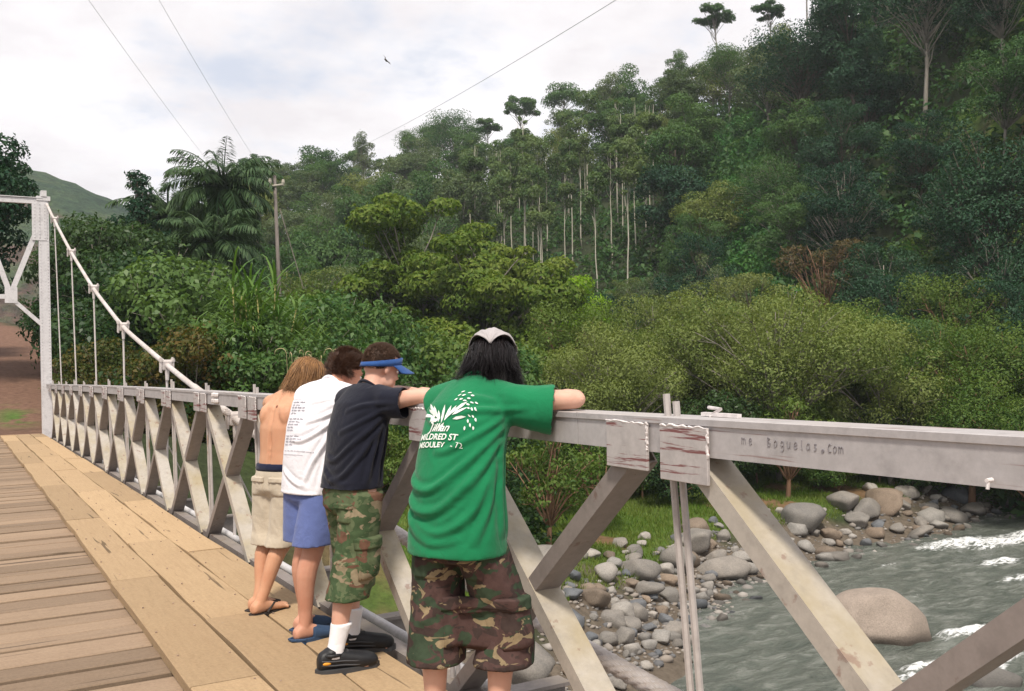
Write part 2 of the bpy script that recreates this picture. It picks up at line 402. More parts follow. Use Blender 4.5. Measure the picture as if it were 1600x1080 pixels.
# far grassy hill beyond the forest, at the head of the road
def build_far_hill():
    xs = np.linspace(-420, 420, 110); ys = np.linspace(-260, 260, 60)
    X, Y = np.meshgrid(xs, ys, indexing='ij')
    prof = np.interp(X, [-420, -200, -60, -20, 15, 50, 78, 110, 150, 230, 420], [60, 120, 136, 138, 132, 124, 113, 98, 74, 46, 8])
    Z = prof * np.clip(1 - (np.abs(Y) / 235) ** 1.5, 0, 1) + 9 * fbm(X * 0.03, Y * 0.03)
    V = np.stack([X, Y, Z - 12], -1).reshape(-1, 3)
    na, nr = X.shape; i = np.arange(na - 1)[:, None]; j = np.arange(nr - 1)[None, :]
    F = np.stack([i * nr + j, (i + 1) * nr + j, (i + 1) * nr + j + 1, i * nr + j + 1], -1).reshape(-1, 4)
    m, n_, l, b = new_mat('far_hill_cover')
    tcx = n_.new('ShaderNodeTexCoord')
    f = noise(n_, l, tcx.outputs['Object'], 0.016, 5, 0.6); g = noise(n_, l, tcx.outputs['Object'], 0.25, 5, 0.75)
    c = ramp(n_, l, f, [(0.36, (0.022, 0.05, 0.03)), (0.46, (0.055, 0.10, 0.045)), (0.55, (0.085, 0.12, 0.05)), (0.62, (0.14, 0.085, 0.065)), (0.70, (0.07, 0.11, 0.05))])
    c = mix(n_, l, 1.0, c, ramp(n_, l, g, [(0.3, (0.35, 0.35, 0.35)), (0.7, (1.5, 1.5, 1.5))]), 'MULTIPLY')
    l.new(c, b.inputs['Base Color']); b.inputs['Roughness'].default_value = 1.0; b.inputs['Specular IOR Level'].default_value = 0.0
    bump(n_, l, b, g, 1.0, 6.0)
    o = tag(link('hills', np_mesh('hills', V, F, True), None, m, (12, 640, 0)), kind='structure')
build_far_hill()

# ------------------------------------------------------------------ river
FOAM = [(35.7, 25.2, 1.5, 1.0), (37.6, 24.3, 1.6, 1.0), (40.5, 24.6, 1.8, .9), (33.8, 22.0, .9, .85), (36, 21.2, .9, .7), (32.0, 20.2, .8, .7), (24.6, 17.2, .75, 1.0), (21.0, 15.9, .6, .8), (22.3, 15.1, .8, .85), (20.0, 15.6, .5, .7), (24, 15.2, .7, .7), (30, 24.0, .6, .5), (27, 20.5, .5, .4), (42, 21.5, 1.0, .6), (31, 17, .8, .5), (13.5, 14.5, .8, .4), (45, 25.5, 1.4, .7)]
def build_water():
    xs = np.concatenate([np.linspace(-120, 4, 60), np.arange(4.15, 56, 0.15), np.linspace(56.5, 260, 90)])
    ys = np.concatenate([np.linspace(-34, 8, 50), np.arange(8.15, 36, 0.15), np.linspace(36.5, 110, 60)])
    X, Y = np.meshgrid(xs, ys, indexing='ij')
    # current runs along X towards the bridge, a little askew
    u, v = X * 0.97 + Y * 0.25, -X * 0.25 + Y * 0.97
    Z = 0.10 * fbm(u * 0.5, v * 0.9, 4) + 0.14 * fbm(u * 1.3 + 9, v * 2.4, 3) + 0.05 * fbm(u * 4, v * 6, 2)
    fo = np.zeros_like(X)
    for fx, fy, fr, fa in FOAM: fo = np.maximum(fo, .85 * fa * np.exp(-(((X - fx) / (fr * 1.7)) ** 2 + ((Y - fy) / (fr * 0.55)) ** 2)))
    Z += fo * (0.10 + 0.35 * np.abs(fbm(u * 1.6, v * 2.6, 4)) * 2)
    V = np.stack([X, Y, Z + WATER], -1).reshape(-1, 3)
    na, nr = X.shape; i = np.arange(na - 1)[:, None]; j = np.arange(nr - 1)[None, :]
    F = np.stack([i * nr + j, (i + 1) * nr + j, (i + 1) * nr + j + 1, i * nr + j + 1], -1).reshape(-1, 4)
    me = np_mesh('river_water', V, F, True, {'Foam': np.repeat(fo.reshape(-1, 1), 3, 1)})
    m, n_, l, b = new_mat('river_water')
    geo = n_.new('ShaderNodeNewGeometry'); at = nd(n_, l, 'ShaderNodeVertexColor', layer_name='Foam')
    mpg = nd(n_, l, 'ShaderNodeMapping', {'Vector': geo.outputs['Position'], 'Rotation': (0, 0, 0.25), 'Scale': (0.6, 1.5, 1)})
    w1 = noise(n_, l, mpg.outputs[0], 1.5, 8, 0.68, 0.6); w2 = noise(n_, l, mpg.outputs[0], 5.0, 6, 0.65, 0.5)
    base = ramp(n_, l, w1, [(0.30, (0.068, 0.082, 0.070)), (0.50, (0.125, 0.138, 0.118)), (0.68, (0.24, 0.25, 0.225))])
    fm = nd(n_, l, 'ShaderNodeMath', {0: nd(n_, l, 'ShaderNodeSeparateColor', {0: at.outputs[0]}).outputs[0], 1: nd(n_, l, 'ShaderNodeMapRange', {'Value': w2, 'From Min': 0.3, 'From Max': 0.62, 'To Min': 0.2, 'To Max': 1.3}).outputs[0]}, operation='MULTIPLY').outputs[0]
    fm = nd(n_, l, 'ShaderNodeMapRange', {'Value': fm, 'From Min': 0.30, 'From Max': 0.62}, interpolation_type='SMOOTHSTEP').outputs[0]
    streak = nd(n_, l, 'ShaderNodeMath', {0: nd(n_, l, 'ShaderNodeMapRange', {'Value': w2, 'From Min': 0.62, 'From Max': 0.74}).outputs[0], 1: nd(n_, l, 'ShaderNodeMapRange', {'Value': w1, 'From Min': 0.52, 'From Max': 0.66}).outputs[0]}, operation='MULTIPLY').outputs[0]
    fm = nd(n_, l, 'ShaderNodeMath', {0: fm, 1: nd(n_, l, 'ShaderNodeMath', {0: streak, 1: 0.55}, operation='MULTIPLY').outputs[0]}, operation='MAXIMUM').outputs[0]
    l.new(mix(n_, l, fm, base, (0.82, 0.83, 0.83)), b.inputs['Base Color'])
    l.new(nd(n_, l, 'ShaderNodeMapRange', {'Value': fm, 'To Min': 0.16, 'To Max': 0.8}).outputs[0], b.inputs['Roughness'])
    b.inputs['IOR'].default_value = 1.33
    h = nd(n_, l, 'ShaderNodeMath', {0: w1, 1: nd(n_, l, 'ShaderNodeMath', {0: w2, 1: 0.35}, operation='MULTIPLY').outputs[0]}, operation='ADD').outputs[0]
    bump(n_, l, b, h, 0.9, 0.22)
    tag(link('river_water', me, None, m), kind='structure')
build_water()

# ------------------------------------------------------------------ bridge
DZ_S = [-30, 0, 5, 9, 13, 18, 28.7, 40]
DZ_V = [-0.25, 0, -0.05, -0.08, -0.11, -0.165, -0.30, -0.45]
def dz(s): return float(np.interp(s, DZ_S, DZ_V))
TRX = 2.05                    # inner face of the right-hand truss
LTX = -1.75                   # inner face of the left-hand truss
TOWY = 28.7
NODES = [2.57 + 1.76 * k for k in range(-4, 15)]
bridge = tag(empty('suspension_bridge', (0.15, 12, 0)), 'silver painted steel suspension bridge with wooden plank deck and lattice railing', 'bridge')
def bpart(name, mb, mat, parent=None, smooth=False):
    o = link(name, mb.mesh(name, smooth), None, mat)
    p = parent or bridge
    o.parent = p; o.matrix_parent_inverse = Matrix.Translation(-bridge.location)
    if parent is not None: o.matrix_parent_inverse = Matrix.Identity(4)
    return o

# floor frame: cross beams and stringers
ff = MB()
for s in NODES:
    z = dz(s) - 0.16
    for (w, h, zz) in ((0.12, 0.02, 0), (0.012, 0.24, -0.13), (0.12, 0.02, -0.26)):
        ff.box((0.15, s, z + zz - 0.01), (5.3, w, h))
for x in (-1.4, -0.6, 0.2, 1.0, 1.8):
    for a, b2 in zip(NODES[:-1], NODES[1:]):
        ff.extrude([(-.05, -.13), (.05, -.13), (.05, 0), (-.05, 0)], (x, a, dz(a) - 0.115), (x, b2 + .002, dz(b2) - 0.115), (1, 0, 0), (0, 0, 1))
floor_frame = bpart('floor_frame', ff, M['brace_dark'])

# transverse planks
deck = bpart('deck', MB().box((0.15, 28.9, dz(28.9) - 0.14), (3.9, 0.3, 0.14)), M['plank_x'])
prng = random.Random(11)
s = -2.6; plank_meshes = {}
while s < 28.75:
    w = prng.choice([0.145, 0.19, 0.2, 0.235, 0.26, 0.27, 0.285])
    gap = prng.choice([0.03, 0.04, 0.05, 0.062])
    key = round(w, 3)
    if key not in plank_meshes:
        plank_meshes[key] = MB().box((0, 0, 0), (3.62, w, 0.06), bev=0.006).mesh('plank')
    o = link('plank', plank_meshes[key], None, M['plank_x'])
    zc = dz(s + w / 2) - 0.088 + prng.uniform(-0.010, 0.010)
    o.parent = deck
    o.location = (0.14 + prng.uniform(-0.03, 0.03), s + w / 2, zc)
    o.rotation_euler = (prng.uniform(-.03, .03) - 0.0105, prng.uniform(-.002, .002), prng.uniform(-.007, .007))
    s += w + gap
for o in [c for c in bpy.data.objects if c.parent == deck]: o.matrix_parent_inverse = Matrix.Identity(4)

# longitudinal running planks, three lanes on each side
def running(lanes, seeds):
    for (x0, x1), (st, lens) in zip(lanes, seeds):
        s = st
        k = 0
        while s < 28.6:
            L = lens[k % len(lens)]; k += 1
            e = min(s + L, 28.75); th = prng.choice([0.046, 0.05, 0.055])
            n = max(2, int((e - s) / 0.6)); mb = MB()
            skew = prng.uniform(-.012, .012); xa, xb = x0 + prng.uniform(.002, .014), x1 - prng.uniform(.002, .014)
            ring = []; yy = np.linspace(s + 0.004, e - 0.004, n + 1)
            warp = prng.uniform(-.004, .010)
            for i, y in enumerate(yy):
                t = i / n; ox = skew * (t - .5) + 0.004 * math.sin(3 * y + x0 * 9)
                zt = dz(y) - 0.05 + th + warp * (2 * t - 1) ** 2
                zb = dz(y) - 0.0545
                wob = 0.004 * math.sin(7.1 * y + x1 * 31) + 0.003 * math.sin(13 * y)
                ring += [(xa + ox + wob, y, zb), (xb + ox, y, zb), (xb + ox, y, zt - .006), (xb + ox - .007, y, zt), (xa + ox + .007 + wob, y, zt), (xa + ox + wob, y, zt - .006)]
            F = [(i * 6 + a, i * 6 + (a + 1) % 6, (i + 1) * 6 + (a + 1) % 6, (i + 1) * 6 + a) for i in range(n) for a in range(6)]
            F += [tuple(range(6)), tuple(n * 6 + a for a in range(6))]
            mb.add(ring, F)
            o = link('running_plank', mb.mesh('running_plank'), None, M['plank_run']); o.parent = deck
            s = e
running([(0.955, 1.30), (1.30, 1.66), (1.66, 1.985)],
        [(-2.4, [2.9, 4.3, 2.75, 3.4, 3.6, 4.1]), (-1.1, [3.2, 3.95, 3.1, 4.4, 3.3]), (-2.9, [4.1, 3.0, 4.2, 3.7])])
running([(-1.68, -1.35), (-1.35, -1.0), (-1.0, -0.66)],
        [(-2.4, [3.9, 3.3]), (-1.5, [3.2, 4.0]), (-2.8, [4.1, 3.6])])

def truss(X0, sgn):
    """sgn +1: the outer side is +X.  X0 is the inner face of the top rail"""
    near_detail = sgn > 0
    xa, xb = (X0, X0 + 0.14) if sgn > 0 else (X0 - 0.14, X0)
    S_ = sorted(set([-4.3] + DZ_S[1:-1] + [2.9]))
    rb = MB()
    ends = [-4.3, 3.05, 9.2, 14.5, 21.0, 28.5]
    rail = None
    for a, b2 in zip(ends[:-1], ends[1:]):
        rb = MB()
        za, zb = dz(a) + 1.335, dz(b2) + 1.335
        # web box with a slightly proud top flange
        h = 0.122
        prof = [(0.004, -h), (0.136, -h), (0.136, -0.024), (0.142, -0.022), (0.142, -0.002), (0.138, 0), (0.002, 0), (-0.002, -0.002), (-0.002, -0.022), (0.004, -0.024)]
        pts = np.linspace(a + .002, b2 - .002, 5)
        n = len(prof)
        V = []; F = []
        for y in pts:
            V += [(xa + u, y, dz(y) + 1.335 + v) for u, v in prof]
        for i in range(4):
            F += [(i * n + k, i * n + (k + 1) % n, (i + 1) * n + (k + 1) % n, (i + 1) * n + k) for k in range(n)]
        F += [tuple(range(n)), tuple(4 * n + k for k in range(n))]
        rb.add(V, F)
        o = bpart('top_rail', rb, M['steel_rail'])
        rail = rail or o
        if a < 3 and sgn > 0: rail = o
    rails = [c for c in bpy.data.objects if c.name.startswith('top_rail')]
    # bottom chord
    bc = MB()
    for a, b2 in zip(NODES[:-1], NODES[1:]):
        bc.extrude([(0.02, -.11), (.12, -.11), (.12, 0), (.02, 0)], (xa, a + .001, dz(a) - 0.03), (xa, b2 - .001, dz(b2) - 0.03), (1, 0, 0), (0, 0, 1))
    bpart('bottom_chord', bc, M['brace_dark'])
    # channel diagonals, a cross in every panel
    t = 0.008; W = 0.128; Fl = 0.068
    chan = [(-W / 2, -Fl), (-W / 2, 0), (W / 2, 0), (W / 2, -Fl), (W / 2 - t, -Fl), (W / 2 - t, -t), (-W / 2 + t, -t), (-W / 2 + t, -Fl)]
    xc = (xa + xb) / 2
    for a, b2 in zip(NODES[:-1], NODES[1:]):
        if b2 > 28: continue
        topz = 1.335 - 0.125; botz = -0.055
        # falls towards the camera: web on the upper face
        P0 = Vector((xc, b2 - 0.20, dz(b2) + topz)); P1 = Vector((xc, a + 0.08, dz(a) + botz))
        d = (P1 - P0).normalized(); up_ = Vector((1, 0, 0)).cross(d); up_ = up_ if up_.z > 0 else -up_
        mb = MB().extrude(chan, P0, P1, (1, 0, 0), up_)
        bpart('diagonal_brace', mb, M['brace_light'])
        # falls away from the camera: web on the lower face
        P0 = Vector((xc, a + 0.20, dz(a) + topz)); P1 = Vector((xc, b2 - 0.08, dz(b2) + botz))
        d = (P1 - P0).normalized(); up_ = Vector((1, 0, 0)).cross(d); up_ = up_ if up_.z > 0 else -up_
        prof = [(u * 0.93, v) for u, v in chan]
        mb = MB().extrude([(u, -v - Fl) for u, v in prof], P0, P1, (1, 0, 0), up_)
        bpart('diagonal_brace', mb, M['brace_dark'])  # darker paint stands in for the shade on the lower web
    # node plates in pairs with weld beads, rods and side props
    rg = random.Random(5)
    for k, s in enumerate(NODES):
        if s > 28 or s < -3: continue
        zt = dz(s) + 1.335
        for sg, (s0, s1) in enumerate(((s + 0.035, s + 0.27), (s - 0.27, s - 0.035))):
            xi = xa - 0.009 if sgn > 0 else xb + 0.009
            drop = 0.185 - 0.012 * (sg == 0) + rg.uniform(-.012, .012)
            pl = MB().box((xi, (s0 + s1) / 2, zt - 0.045 - drop / 2 + .02), (0.012, s1 - s0, drop), bev=0.002)
            po = bpart('node_plate', pl, M['plate'])
            if sgn > 0 and s < 22:
                wb = MB(); xw = xi - 0.004
                for (p, q) in (((xw, s0, zt - 0.025), (xw, s1, zt - 0.025)), ((xw, s0, zt - 0.025), (xw, s0, zt - 0.12))):
                    p, q = Vector(p), Vector(q); nn = 14 if s < 9 else 5
                    path = [p.lerp(q, i / nn) + Vector((0, rg.uniform(-.004, .004), rg.uniform(-.004, .004))) for i in range(nn + 1)]
                    wb.tube(path, [rg.uniform(.0025, .006) for _ in path], 5)
                bpart('weld_bead', wb, M['weld'], po)
        # a pair of hanger rods through the rail (their threaded ends stick out)
        rods = MB()
        for dx, ds, hgt in ((0.035, 0.010, 0.075), (0.05, -0.022, 0.05)):
            if s > 8 and dx > 0.05: continue
            xr = xa + 0.02 + dx if sgn > 0 else xb - 0.02 - dx
            lean = -0.14 if k == 4 else -0.03
            rods.tube([(xr, s + ds, zt + hgt + (0.03 if k % 3 == 0 else 0)), (xr + .03, s + ds + lean, dz(s) - 0.40)], 0.0125, 7)
        bpart('hanger_rod', rods, M['rod'])
        # outrigger prop, from cross beam end up to the rail
        if k % 2 == 0 and k != 4:
            xo = (xb + 0.52) if sgn > 0 else (xa - 0.52)
            xi2 = xb + 0.005 if sgn > 0 else xa - 0.005
            pr = MB().extrude([(-.03, -.004), (.03, -.004), (.03, .004), (-.03, .004)], (xi2, s + .05, zt - 0.35), (xo, s + .05, dz(s) - 0.15), (0, 1, 0), (0.9 * sgn, 0, 0.43))
            bpart('side_prop', pr, M['steel'])
    return rail
rail_r = truss(TRX, +1)
truss(LTX, -1)
# nail heads of the running planks, too small to pick apart
nl = MB(); ng = random.Random(6)
for s in np.arange(-1.5, 14, 0.62):
    for x0, x1 in ((0.955, 1.30), (1.30, 1.66), (1.66, 1.985)):
        for fx in (.18, .82):
            xx = x0 + (x1 - x0) * fx + ng.uniform(-.03, .03); ss = s + ng.uniform(-.06, .06); zz = dz(ss) + .004
            nl.tube([(xx, ss, zz - .004), (xx, ss, zz + .004)], .006, 6)
bpart('nail_heads', nl, M['rust'], deck)['kind'] = 'stuff'
# extra pieces on the near rail: splice seam, bolts, stub, loose clip, service pipe
for i in range(2):
    for j in range(3):
        zz = dz(8.9) + 1.335 - 0.03 - i * 0.055; ss = 9.02 - j * 0.065
        bpart('rail_bolt', MB().tube([(TRX - 0.002, ss, zz), (TRX - 0.03, ss, zz)], [0.021, 0.019], 6), M['weld'])
cl = MB().box((TRX + .10, 2.36, dz(2.4) + 1.343), (0.02, 0.17, 0.012)).tube([(TRX + .09, 2.40, dz(2.4) + 1.338), (TRX + .10, 2.36, dz(2.4) + 1.362), (TRX + .12, 2.44, dz(2.4) + 1.364)], 0.006, 6)
bpart('rail_clip', cl, M['weld'])
stub = MB().tube([(TRX - .004, 1.35, dz(1.4) + 1.232), (TRX - .024, 1.35, dz(1.4) + 1.232)], [0.006, 0.005], 8).tube([(TRX - .018, 1.35, dz(1.4) + 1.232), (TRX - .022, 1.349, dz(1.4) + 1.212)], 0.004, 6)
bpart('rail_stub', stub, M['weld'])
pipe = MB().tube([(2.36, y, dz(y) - 0.13) for y in np.arange(-4, 28.6, 1.6)], 0.032, 10)
bpart('service_pipe', pipe, M['tower'], smooth=True)

# main cable: laid rope near mid span, wrapped smooth towards the tower
cs = [(-16, 2.0), (-8, 0.60), (-3, 0.16), (0, 0.08), (3.05, 0.19), (3.93, 0.265), (5.4, 0.40), (8.7, 0.83), (11.2, 1.20), (13.13, 1.50), (16.65, 2.12), (20.17, 3.0), (23.69, 4.075), (27.21, 5.267), (28.7, 5.95)]
def cab_z(s): return float(np.interp(s, [c[0] for c in cs], [c[1] for c in cs]))
def cab_zs(s):  # lightly smoothed
    return sum(cab_z(s + d_) for d_ in (-.8, -.4, 0, .4, .8)) / 5 if s < 27.5 else cab_z(s)
def cab_x(s): return float(np.interp(s, [-16, 13, 20.17, 27.21, 28.7], [2.385, 2.375, 2.30, 2.19, 2.11]))
def rope(sx):
    ss = np.concatenate([np.arange(-6, 11.5, 0.02), np.arange(11.5, 28.75, 0.25), [28.75]])
    P = np.array([[sx(cab_x(s)), s, cab_zs(s)] for s in ss]); n = len(P); K = 48
    Tn = np.gradient(P, axis=0); Tn /= np.linalg.norm(Tn, axis=1)[:, None]
    Sx = np.tile([1.0, 0, 0], (n, 1)); Sx -= Tn * (Sx * Tn).sum(1)[:, None]; Sx /= np.linalg.norm(Sx, axis=1)[:, None]
    Bn = np.cross(Tn, Sx)
    th = np.linspace(0, 2 * np.pi, K, endpoint=False)
    arc = np.concatenate([[0], np.cumsum(np.linalg.norm(np.diff(P, axis=0), axis=1))])
    amp = np.where(ss < 11.5, 1.0, 0.0)[:, None]
    lob = np.abs(np.cos(3 * (th[None, :] + 2 * np.pi * arc[:, None] / 0.40)))
    rr = 0.040 * (1 - amp * 0.34 + amp * 0.40 * lob ** .6) - 0.007 * (1 - amp)
    V = P[:, None, :] + rr[..., None] * (np.cos(th)[None, :, None] * Sx[:, None, :] + np.sin(th)[None, :, None] * Bn[:, None, :])
    i = np.arange(n - 1)[:, None]; k = np.arange(K)[None, :]; k2 = (k + 1) % K
    F = np.stack([i * K + k, i * K + k2, (i + 1) * K + k2, (i + 1) * K + k], -1).reshape(-1, 4)
    return np_mesh('main_cable', V.reshape(-1, 3), F, True)
def mirror_x(x): return 0.15 * 2 - x
for sx in (lambda x: x, mirror_x):
    o = link('main_cable', rope(sx), None, M['cable']); o.parent = bridge; o.matrix_parent_inverse = Matrix.Translation(-bridge.location)
    for s in [NODES[0] + 1.76 * k for k in range(0, 19)]:
        if s < -2 or s > 27.5: continue
        even = round((s - 13.13) / 1.76) % 2 == 0
        if s > 11 and not even: continue
        x, z = sx(cab_x(s)), cab_zs(s)
        Tn = Vector((0, 1, (cab_zs(s + .2) - cab_zs(s - .2)) / .4)).normalized(); Up = Vector((1, 0, 0)).cross(Tn)
        Mx = Matrix((Vector((1, 0, 0)), Tn, Up)).transposed()
        mb = MB().box((x, s, z), (0.125, 0.10, 0.13), Mx, 0.012)
        for a in (-.075, .075):
            for bq in (-.035, .035):
                c = Vector((x, s, z)) + Mx @ Vector((a, bq, 0))
                mb.tube([c + Up * 0.095, c - Up * 0.095], 0.014, 6)
                mb.tube([c + Up * 0.075, c + Up * 0.05], 0.024, 6)
        mb.tube([Vector((x, s - .02, z - .06)), Vector((x, s - .02, z - .20))], [0.03, 0.022], 6)
        bpart('cable_clamp', mb, M['cable'])
        if z > 0.9:
            zb = dz(s) - 0.15
            h = MB()
            h.tube([(x, s, z - .10), (sx(2.36), s, zb)], 0.0155, 7)
            bpart('suspender', h, M['cable'])

# portal tower of riveted channels with lattice bracing
tow = MB(); rv = MB()
PX = [TRX + 0.04, 0.3 - (TRX + 0.04)]
TOPZ = 5.98
for px_ in PX:
    sg = 1 if px_ > 0.15 else -1
    for yo in (-0.11, 0.11):
        tow.extrude([(-.125, -.012), (.125, -.012), (.125, .012), (-.125, .012)], (px_, TOWY + yo, -0.9), (px_ - sg * .06, TOWY + yo, TOPZ), (1, 0, 0), (0, 1, 0))
    for xo in (-0.118, 0.118):
        tow.extrude([(-.011, -.098), (.011, -.098), (.011, .098), (-.011, .098)], (px_ + xo, TOWY, -0.9), (px_ + xo - sg * .06, TOWY, TOPZ - .002), (1, 0, 0), (0, 1, 0))
    for zz in np.arange(0.9, TOPZ - .1, 0.085):
        for xo in (-0.085, 0.085):
            xr = px_ + xo - sg * .06 * (zz + .9) / 6.9
            rv.tube([(xr, TOWY - .120, zz), (xr, TOWY - .135, zz)], [0.017, 0.009], 5)
    tow.box((px_ - sg * .06, TOWY, TOPZ + .06), (0.34, 0.30, 0.12))
    tow.box((px_ - sg * .05, TOWY, TOPZ + .19), (0.14, 0.34, 0.16))
    tow.box((px_ - sg * .16, TOWY - .128, TOPZ - .55), (0.36, 0.014, 1.05))
    for zz in np.arange(TOPZ - 1.0, TOPZ, 0.09):
        for xo in (0.0, .12, .24):
            rv.tube([(px_ - sg * (.03 + xo), TOWY - .134, zz), (px_ - sg * (.03 + xo), TOWY - .148, zz)], [0.017, 0.009], 5)
tower = bpart('portal_tower', tow, M['tower'])
bpart('rivets', rv, M['tower'], tower)['kind'] = 'stuff'
for zz in (TOPZ - 0.02,):
    bpart('portal_strut', MB().box((0.15, TOWY - .06, zz), (3.72, 0.14, 0.14)).box((0.15, TOWY - .07, zz + .09), (3.72, 0.18, 0.02)), M['tower'], tower)
def pbar(a, b2, w=0.13):
    a, b2 = Vector(a), Vector(b2); d = (b2 - a).normalized(); sd = Vector((0, 1, 0)); up_ = d.cross(sd)
    bpart('portal_brace', MB().extrude([(-.06, -w / 2), (.06, -w / 2), (.06, w / 2), (-.06, w / 2)], a, b2, sd, up_), M['tower'], tower)
yb = TOWY - .045
for sg in (1, -1):
    fx = lambda x: x if sg > 0 else 0.3 - x
    pbar((fx(1.85), yb, TOPZ - .85), (fx(1.27), yb, 3.55))
    pbar((fx(1.19), yb, 3.55), (fx(0.42), yb, TOPZ - .1))
    pbar((fx(1.22), yb, 3.36), (fx(1.99), yb, 2.62), 0.10)
    g = MB().box((fx(1.24), yb - .068, 3.42), (0.30, 0.014, 0.42))
    bpart('gusset_plate', g, M['tower'], tower)
pbar((1.15, yb, 3.38), (-0.85, yb, 3.38), 0.12)

# handwriting scratched on the near rail
def text_mesh(body, size, font_shear=0.0, extr=0.0, bold=0.0, space=1.0):
    cu = bpy.data.curves.new('lettering', 'FONT'); cu.body = body; cu.size = size; cu.shear = font_shear; cu.extrude = extr
    cu.offset = bold; cu.space_character = space; cu.resolution_u = 3
    o = bpy.data.objects.new('lettering', cu); COL.objects.link(o)
    dg = bpy.context.evaluated_depsgraph_get(); me = bpy.data.meshes.new_from_object(o.evaluated_get(dg))
    bpy.data.objects.remove(o); bpy.data.curves.remove(cu)
    return me
rg = random.Random(2)
lt = MB(); xq = TRX + 0.0028
def pen(pts, w=0.0016):
    lt.tube([(xq, y, z) for y, z in pts], w, 4)
# the rail runs away from the viewer: letters advance towards -Y
def glyph(ch, y0, z0, h):
    G = {'m': [[(0, 0), (0, 1)], [(0, .7), (.2, 1), (.4, .8), (.4, 0)], [(.4, .7), (.62, 1), (.85, .8), (.9, 0)]],
         'e': [[(0, .5), (.6, .55), (.55, .95), (.25, 1), (0, .6), (.1, .1), (.4, 0), (.65, .2)]],
         'B': [[(.05, 0), (0, 1.35)], [(0, 1.35), (.5, 1.2), (.1, .75), (.6, .5), (.5, .05), (.05, 0)]],
         'o': [[(.3, 1), (0, .6), (.1, .1), (.4, 0), (.65, .4), (.55, .9), (.3, 1)]],
         'g': [[(.55, .9), (.2, 1), (0, .6), (.15, .15), (.5, .3), (.55, .9), (.55, -.3), (.3, -.6), (0, -.4)]],
         'u': [[(0, 1), (.05, .2), (.3, 0), (.5, .3), (.55, 1), (.6, 0)]],
         'l': [[(.1, 1.4), (.05, .3), (.3, 0)]],
         'a': [[(.55, .9), (.25, 1), (0, .5), (.2, 0), (.5, .2), (.55, .9), (.65, 0)]],
         'r': [[(0, 1), (.05, 0)], [(.05, .6), (.3, 1), (.55, .9)]],
         's': [[(.5, .9), (.2, 1), (.05, .7), (.45, .4), (.35, .05), (0, .05)]],
         'C': [[(.65, 1.1), (.3, 1.3), (0, .7), (.15, .05), (.65, .1)]]}[ch]
    for st in G:
        pts = [(y0 - u * h * 0.95 - rg.uniform(0, .0008), z0 + v * h) for u, v in st]
        fine = []
        for p, q in zip(pts[:-1], pts[1:]): fine += [(p[0] + (q[0] - p[0]) * t, p[1] + (q[1] - p[1]) * t) for t in (0, .5)]
        pen(fine + [pts[-1]], 0.0010 if ch != 'C' else 0.0012)
    return max(u for st in G for u, v in st) * h * 0.95
y = 2.165; zb = dz(2.1) + 1.335 - 0.070
for ch in 'me Boguelas':
    if ch == ' ': y -= 0.05; continue
    y -= glyph(ch, y, zb, 0.0195) + 0.0145
ydot = y - .008
lt.tube([(xq + .002, ydot, zb + .002), (xq - .001, ydot, zb + .002)], 0.0048, 9)
y = ydot - 0.018
for ch in 'Com':
    y -= glyph(ch, y, zb, 0.018) + 0.007
bpart('scratched_lettering', lt, M['ink'], rail_r)['kind'] = 'stuff'
# ------------------------------------------------------------------ vegetation

def leaves(P, Nn, size, g, aspect=0.5, droop=0.3, fold=0.15):
    """rhombic leaves at P facing roughly Nn -> V, F"""
    n = len(P)
    rnd = unit(g.normal(size=(n, 3)))
    Nn = unit(Nn + 0.55 * rnd)
    t = unit(np.cross(Nn, unit(g.normal(size=(n, 3)))))
    t = unit(t + np.array([0, 0, -droop])); b = unit(np.cross(Nn, t)); Nn = np.cross(t, b)
    L = (np.asarray(size) * g.uniform(0.6, 1.35, n))[:, None]
    w = L * aspect * 0.5
    base = P - t * L * 0.5; tip = P + t * L * 0.5 - Nn * L * 0.12
    c = P - t * L * 0.06
    V = np.stack([base, c + b * w + Nn * L * fold, tip, c - b * w + Nn * L * fold], 1).reshape(-1, 3)
    F = np.arange(4 * n).reshape(n, 4)
    return V, F
def clump_points(c, r, n, g, flat=0.65, shell=0.5, upper=0.35):
    d = unit(g.normal(size=(n, 3))); d[:, 2] = d[:, 2] + upper * g.random(n); d = unit(d)
    rr = (shell + (1 - shell) * g.random(n) ** 0.6)
    rr = np.where(g.random(n) < .06, rr * g.uniform(1.05, 1.45, n), rr)[:, None]
    return c + d * rr * r * np.array([1, 1, flat]), d
def limb(mb, a, b, r0, r1, g, seg=4, wob=0.08, sides=5, sag=0.0):
    a, b = np.array(a), np.array(b); L = np.linalg.norm(b - a); path = []
    off = np.zeros(3)
    for i in range(seg + 1):
        t = i / seg
        if 0 < i < seg: off = off + g.normal(size=3) * wob * L / seg
        path.append(a + (b - a) * t + off * (1 - t * t) + np.array([0, 0, sag * L * math.sin(math.pi * t)]))
    path[-1] = b
    mb.tube(path, [r0 + (r1 - r0) * i / seg for i in range(seg + 1)], sides)
    return path

